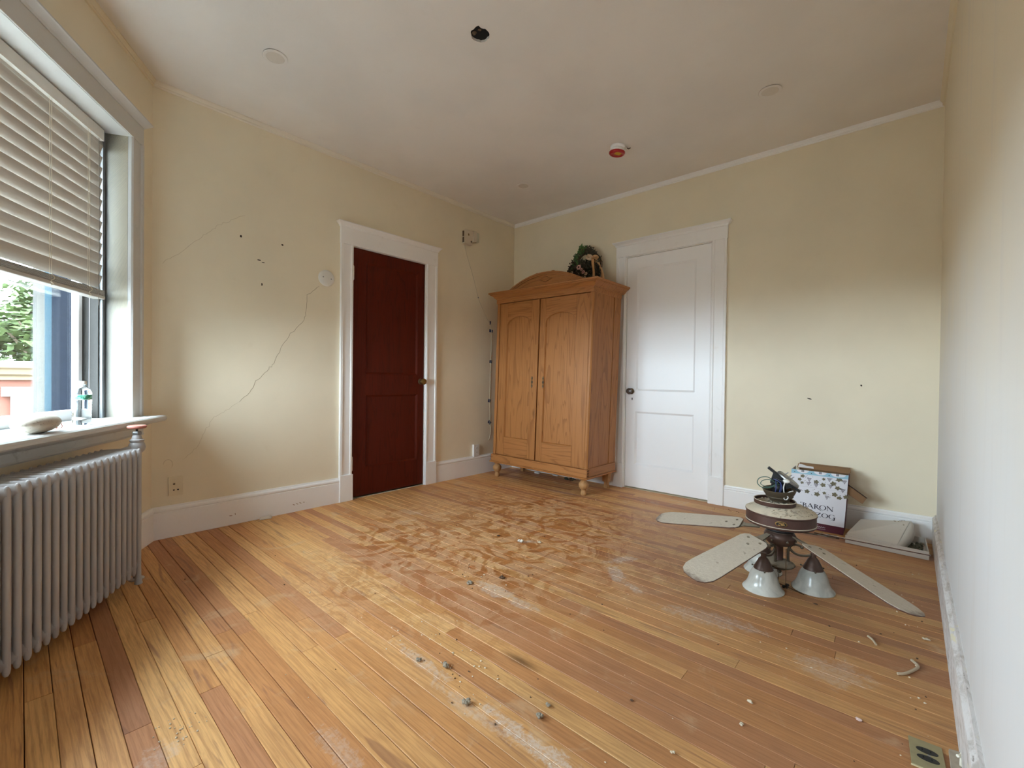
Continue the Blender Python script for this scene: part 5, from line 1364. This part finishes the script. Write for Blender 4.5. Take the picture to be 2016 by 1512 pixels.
for i in range(N+1):
    t_ = i/N; p = E0.lerp(E1, t_); bul = .022*math.sin(PI*min(1, t_*.9)) + .012*t_
    vs += [p, p + Vector((.004 + bul*.6, -.008, -.02)), p + Vector((bul, -.014, -.046 - .014*t_))]
m.add(vs, [(3*i+j, 3*i+j+1, 3*i+j+4, 3*i+j+3) for i in range(N) for j in (0, 1)]); kid(m.build('curled_end_flap', M_WTRAY, None, smooth=50, recalc=False, solid=.0015), sl)
m = MB()
for k in range(30):
    u, v = rr.uniform(.55, .95), rr.uniform(.70, .98); p = NL.lerp(NR, u).lerp(FL.lerp(FR, u), v); m.blob(p + Vector((0, 0, .001)), rr.uniform(.003, .009), rr.uniform(.002, .006), .0018, 6, 4, jit=.2, rnd=rr)
o = kid(m.build('slab_dirt', plain('brown_dirt_crust', (138, 122, 98), .95), None), sl); o['kind'] = 'stuff'

# ------------------------------------------------------------------ floor receptacle
fo = tag(empty('floor_outlet', (3.221, -2.102, 0)), 'worn brass floor outlet plate with two black sockets, bottom right', 'outlet')
M_PLATE = plain('worn_brass_plate', (158, 148, 112), .5, .25, var=.12, scale=40)
def fo_(p): return [(3.221 + (x*math.cos(.03) - y*math.sin(.03)), -2.102 + (x*math.sin(.03) + y*math.cos(.03))) for x, y in p]
m = MB(); m.prism(fo_(rect(-.033, .033, -.057, .056)), .0003, .0034); kid(m.build('plate', M_PLATE, None, smooth=0, bevel=.0012), fo)
for cy_ in (.014, -.016):
    m = MB(); m.prism(fo_(arc(.001, cy_, .0215, .0105, 0, 360, 22)[:-1]), .0030, .0048); q = kid(m.build('socket', M_BLACK, None, smooth=0, bevel=.0008), fo)
    for sx in (-.008, .008):
        m = MB(); m.prism(fo_(rect(sx-.0012, sx+.0012, cy_-.0035, cy_+.0035)), .0047, .0050); kid(m.build('slot', M_DARK, None, smooth=0), q)
m = MB(); m.prism(fo_(arc(.004, -.001, .0035, .0035, 0, 360, 12)[:-1]), .0030, .0042); kid(m.build('centre_screw', M_STEEL, None, smooth=0), fo)
m = MB(); m.prism(fo_(rect(-.034, .030, -.060, -.0575)), .0003, .0030); kid(m.build('chipped_lip', plain('pale_chipped_edge', (206, 196, 156), .7), None, smooth=0), fo)
blk = MB(); blk.prism([(3.264, -2.052), (3.2845, -2.047), (3.2835, -2.150), (3.262, -2.150)], .0004, .014)
tag(blk.build('wood_block', plain('paint_spattered_block', (172, 160, 142), .85, var=.2, scale=50), None, origin=(3.273, -2.1, 0), smooth=0, bevel=.003), 'small paint-spattered block between floor outlet and right baseboard', 'block')
m = MB(); m.tube(smooth_path([(3.276, -2.098, .030), (3.284, -2.085, .028), (3.2895, -2.07, .036)], 5), .0035, 6); m.tube([(3.284, -2.085, .028), (3.281, -2.11, .016)], .003, 6)
tag(m.build('paint_peel', plain('curl_of_white_paint', (230, 226, 210), .7), None, origin=(3.282, -2.085, .02)), 'curl of white paint over the block at the right baseboard', 'paint chip')

# ------------------------------------------------------------------ bits lying on the floor
rd = random.Random(40)
M_FLUFF = plain('grey_lint', (150, 138, 120), .95, var=.25, scale=200); M_CRUMB = plain('pale_plaster_crumb', (214, 198, 172), .9)
M_BITS = plain('brown_crumb', (92, 68, 48), .95)
def lump(name, x, y, r, h, mat, lab, cat, grp=None, parts=6):
    m = MB()
    for k in range(parts):
        a = rd.uniform(0, 2*PI); q = r*.6*math.sqrt(rd.random()); m.blob((q*math.cos(a), q*math.sin(a), h*rd.uniform(.35, .6)), r*rd.uniform(.3, .6), r*rd.uniform(.25, .5), h*rd.uniform(.3, .5), 7, 5, jit=.3, rnd=rd)
    mz = min(v.z for v in m.v)
    for i, v in enumerate(m.v): m.v[i] = v - Vector((0, 0, mz))
    o = m.build(name, mat, None, smooth=60); o.location = (x, y, .0004); return tag(o, lab, cat, grp)
lump('lint_clump', 2.033, -2.694, .016, .016, M_FLUFF, 'largest grey lint clump on the bright floor strips, mid foreground', 'lint', 'lint clumps')
lump('lint_clump', 2.204, -2.763, .016, .014, M_FLUFF, 'grey lint clump lying on a plank end joint, lower centre foreground', 'lint', 'lint clumps')
lump('lint_clump', 2.398, -2.663, .012, .011, M_FLUFF, 'lint clump right of the plank end joint, lower centre', 'lint', 'lint clumps')
lump('lint_clump', 2.390, -2.611, .009, .008, M_FLUFF, 'small lint clump just above another in lower centre', 'lint', 'lint clumps')
lump('lint_clump', 1.940, -2.735, .012, .010, M_FLUFF, 'lint clump on the dusty strip left of the largest clump', 'lint', 'lint clumps')
lump('lint_clump', 1.662, -2.229, .020, .010, M_FLUFF, 'dark lint clump beside the white dust smear at floor centre', 'lint', 'lint clumps')
lump('lint_clump', 1.735, -2.086, .018, .008, M_BITS, 'brown flattened lint clump above the centre dust smear', 'lint', 'lint clumps')
lump('lint_clump', 1.344, -1.685, .014, .008, M_BITS, 'farthest dark lint clump, on the pale scuffed patch', 'lint', 'lint clumps')
lump('plaster_piece', 1.508, -1.669, .020, .014, M_PLASTER, 'larger white plaster piece of two near the floor centre', 'plaster', 'plaster pieces on the floor')
lump('plaster_piece', 1.594, -1.601, .015, .010, M_CRUMB, 'smaller white plaster piece of two near the floor centre', 'plaster', 'plaster pieces on the floor')
lump('floor_crumb', 2.564, -2.427, .006, .005, M_BITS, 'dark sliver on the lower right floor left of the crumbs', 'crumb')
lump('plaster_piece', 2.831, -2.198, .010, .008, M_CRUMB, 'pale crumb on the dark plank below the fan blades', 'plaster', 'plaster pieces on the floor')
lump('plaster_piece', 2.836, -2.311, .008, .007, M_CRUMB, 'pale crumb left of the floor outlet, second below fan', 'plaster', 'plaster pieces on the floor')
lump('plaster_piece', 2.725, -2.529, .007, .006, M_CRUMB, 'pale crumb nearest the bottom edge, right of centre', 'plaster', 'plaster pieces on the floor')
lump('plaster_piece', 3.082, -2.072, .010, .006, plain('pinkish_chip', (214, 186, 176), .8), 'pinkish white chip left of the floor outlet', 'plaster', 'plaster pieces on the floor')
lump('plaster_piece', 3.253, -1.399, .012, .006, M_CRUMB, 'white chip near the right baseboard beyond the curled strip', 'plaster', 'plaster pieces on the floor')
lump('floor_crumb', 2.907, -1.363, .010, .006, M_BITS, 'dark crumb between the right shade and the front-right blade', 'crumb')
m = MB(); m.hexa([(-.042, -.014, .0004), (.030, -.018, .0004), (.040, .012, .0004), (-.036, .014, .0004), (-.036, -.010, .020), (.024, -.013, .024), (.032, .008, .022), (-.030, .010, .017)])
o = m.build('plaster_piece', M_PLASTER, None, smooth=0, bevel=.004); o.location = (-.030, -2.500, 0); o.rotation_euler = (0, 0, 1.35); tag(o, 'white plaster chunk on the floor against the left baseboard', 'plaster', 'plaster pieces on the floor')
M_PEEL = plain('curled_caulk_strip', (186, 168, 142), .85)
m = MB(); m.tube(smooth_path([(3.169, -1.735, .005), (3.185, -1.723, .006), (3.205, -1.688, .006), (3.222, -1.642, .006), (3.207, -1.606, .004)], 6), .0045, 7, taper=None)
tag(m.build('caulk_strip', M_PEEL, None, origin=(3.2, -1.68, 0)), 'long curled beige caulk strip on the floor near the right wall', 'strip')
m = MB(); m.tube(smooth_path([(3.088, -1.522, .004), (3.102, -1.545, .005), (3.112, -1.572, .004)], 6), .0038, 7)
tag(m.build('caulk_strip', M_PEEL, None, origin=(3.1, -1.545, 0)), 'short beige caulk strip on the floor below the fan', 'strip')
m = MB()
for k in range(420):
    if k < 40: x, y = 1.70 + rd.gauss(0, .035), -3.335 + rd.gauss(0, .03)
    elif k < 90: x, y = 1.62 + rd.gauss(0, .14), -2.13 + rd.gauss(0, .07)
    elif k < 150: x, y = 2.05 + rd.gauss(0, .16), -2.66 + rd.gauss(0, .07)
    elif k < 210: x, y = rd.uniform(2.1, 3.2), -.10 - abs(rd.gauss(0, .07))
    elif k < 290: x, y = 3.285 - abs(rd.gauss(0, .05)), rd.uniform(-2.4, -.6)
    else: x, y = rd.uniform(.2, 3.2), rd.uniform(-3.1, -.2)
    if x > 3.32 + .03*y - .03 or (2.6 < x and y > -.38) or (x > 2.94 and y > -.40) or (x < 1.35 and y > -.55) or abs(x - 2.749) < .25 and abs(y + 1.226) < .25: continue
    s_ = rd.uniform(.0012, .0042); m.blob((x, y, s_*.4), s_, s_*rd.uniform(.5, 1), s_*.6, 5, 4, jit=.25, rnd=rd, mi=0 if rd.random() < (1 if k < 40 else .6) else 1)
o = m.build('floor_grit', [M_CRUMB, M_BITS], None, smooth=0); tag(o, 'fine pale and brown grit scattered over the wooden floor', 'grit', kind='stuff')
for x, y, lab in [(.42, -.09, 'small white scrap under the wardrobe by the left foot'), (.62, -.05, 'white scrap beneath the wardrobe, farther back')]:
    m = MB(); m.hexa([(-.03, -.01, 0), (.03, -.012, 0), (.032, .012, 0), (-.028, .01, 0), (-.026, -.008, .016), (.026, -.009, .012), (.028, .009, .014), (-.024, .008, .016)])
    o = m.build('paper_scrap', M_WHITEPL, None, smooth=0, bevel=.003); o.location = (x, y, .0004); tag(o, lab, 'scrap')
m = MB()
for k in range(22): 
    p0 = Vector((rd.uniform(-.05, .05), rd.uniform(-.02, .02), rd.uniform(.003, .02))); m.tube([p0, p0 + Vector((rd.uniform(-.03, .03), rd.uniform(-.02, .02), rd.uniform(-.003, .012)))], .0035, 5)
for i, v in enumerate(m.v): m.v[i] = Vector((v.x, v.y, max(v.z, .0004)))
o = m.build('dark_sprig', plain('dark_green_sprig', (40, 52, 40), .8), None); o.location = (.84, -.12, 0); tag(o, 'dark green sprig lying under the wardrobe', 'sprig')

# ------------------------------------------------------------------ outside: neighbour house, trees, ground
gm = MB(); gm.box(-80, 60, -80, 60, -4.6, -4.5); 
struct(gm.build('ground_outside', plain('pale_street', (120, 118, 112), .9), smooth=0))
nb = tag(empty('neighbour_house', (-10, 0, -4.5)), 'salmon stucco house with white window and tan cornice across the street', 'house')
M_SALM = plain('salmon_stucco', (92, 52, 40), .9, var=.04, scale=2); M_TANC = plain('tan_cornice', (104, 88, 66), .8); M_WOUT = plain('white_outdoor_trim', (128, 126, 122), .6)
def N_(mb, name, mat, par=nb, **kw): return kid(mb.build(name, mat, None, **kw), par)
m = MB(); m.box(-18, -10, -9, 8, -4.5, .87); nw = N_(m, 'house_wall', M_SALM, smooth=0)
m = MB(); m.extr([(0, .84), (.10, .84), (.10, .91), (.22, .95), (.26, 1.04), (.34, 1.08), (.34, 1.15), (0, 1.15)], -9.3, 8.3, lambda a, b, w: (-10 + a, w, b)); N_(m, 'cornice', M_TANC, smooth=0)
m = MB()
for k in range(56): m.box(-10, -9.80, -9 + .305*k, -8.90 + .305*k, 0.95, 1.04)
N_(m, 'dentil', M_TANC, smooth=0)['kind'] = 'stuff'
m = MB(); m.box(-18.2, -9.98, -9.1, 8.1, 1.151, 1.21); N_(m, 'parapet_cap', M_WOUT, smooth=0)
M_PANE = plain('dull_house_pane', (96, 104, 112), .2)
for yc in (-6.0, -2.95, .1, 3.0, 5.8):
    for zc in (-.23, -2.9):
        m = MB(); m.box(-10, -9.92, yc - .62, yc + .62, zc - .75, zc + .75); fr = N_(m, 'window_surround', M_WOUT, nb, smooth=0)
        m = MB(); m.box(-10, -9.86, yc - .74, yc + .74, zc + .75, zc + .93); N_(m, 'lintel', M_WOUT, fr, smooth=0)
        for s_ in (-.36, .34): 
            m = MB(); m.box(-9.935, -9.915, yc - .48, yc + .48, zc + s_ - .32, zc + s_ + .32); N_(m, 'pane', M_PANE, fr, smooth=0)
M_LEAFO = leafcol('street_tree_leaves', [(28, 44, 22), (44, 62, 28), (68, 84, 36), (92, 104, 50)], .7)
M_BARK = plain('tree_bark', (92, 78, 64), .95)
def tree(x, y, h, rx, lab, seed):
    r = random.Random(seed); root = tag(empty('street_tree', (x, y, -4.5)), lab, 'tree', 'trees behind the neighbour house')
    m = MB(); m.tube([(0, 0, 0), (.1, .1, h*.4), (0, .2, h*.7)], .28, 9, taper=[1, .8, .4])
    for k in range(7):
        a = r.uniform(0, 2*PI); m.tube([(0, .1, h*.42), (.5*rx*math.cos(a), .5*rx*math.sin(a), h*.62), (.8*rx*math.cos(a), .8*rx*math.sin(a), h*.78)], .12, 6, taper=[1, .6, .25])
    m.build('trunk', M_BARK, root)
    m = MB(); cl = []
    for k in range(95):
        while True:
            p = Vector((r.uniform(-1, 1), r.uniform(-1, 1), r.uniform(-1, 1)))
            if p.length < 1: break
        cl.append((Vector((p.x*rx, p.y*rx, h*.64 + p.z*h*.36)), r.uniform(.5, 1.1)))
    for c, s_ in cl:
        for k in range(170):
            d = Vector((r.gauss(0, 1), r.gauss(0, 1), r.gauss(0, .7))).normalized()*s_*r.uniform(.6, 1)
            L_ = r.uniform(.12, .26); t1 = Vector((r.uniform(-1, 1), r.uniform(-1, 1), r.uniform(-.5, .3))).normalized(); t2 = t1.cross(Vector((r.uniform(-1, 1), r.uniform(-1, 1), 1))).normalized()
            b = c + d; m.add([b - t1*L_, b + t2*L_*.5, b + t1*L_, b - t2*L_*.5], [(0, 1, 2, 3)])
    o = m.build('foliage', M_LEAFO, root, smooth=0, recalc=False); o['kind'] = 'stuff'
tree(-22.5, -1.2, 9.6, 3.3, 'leafy green street tree behind the salmon house, nearest the pier', 1)
tree(-30.5, 4.6, 13.0, 4.2, 'taller blue-green street tree behind the salmon house', 2)
tree(-24.0, -8.6, 11.0, 3.8, 'green street tree behind the salmon house, partly hidden by the blind', 3)
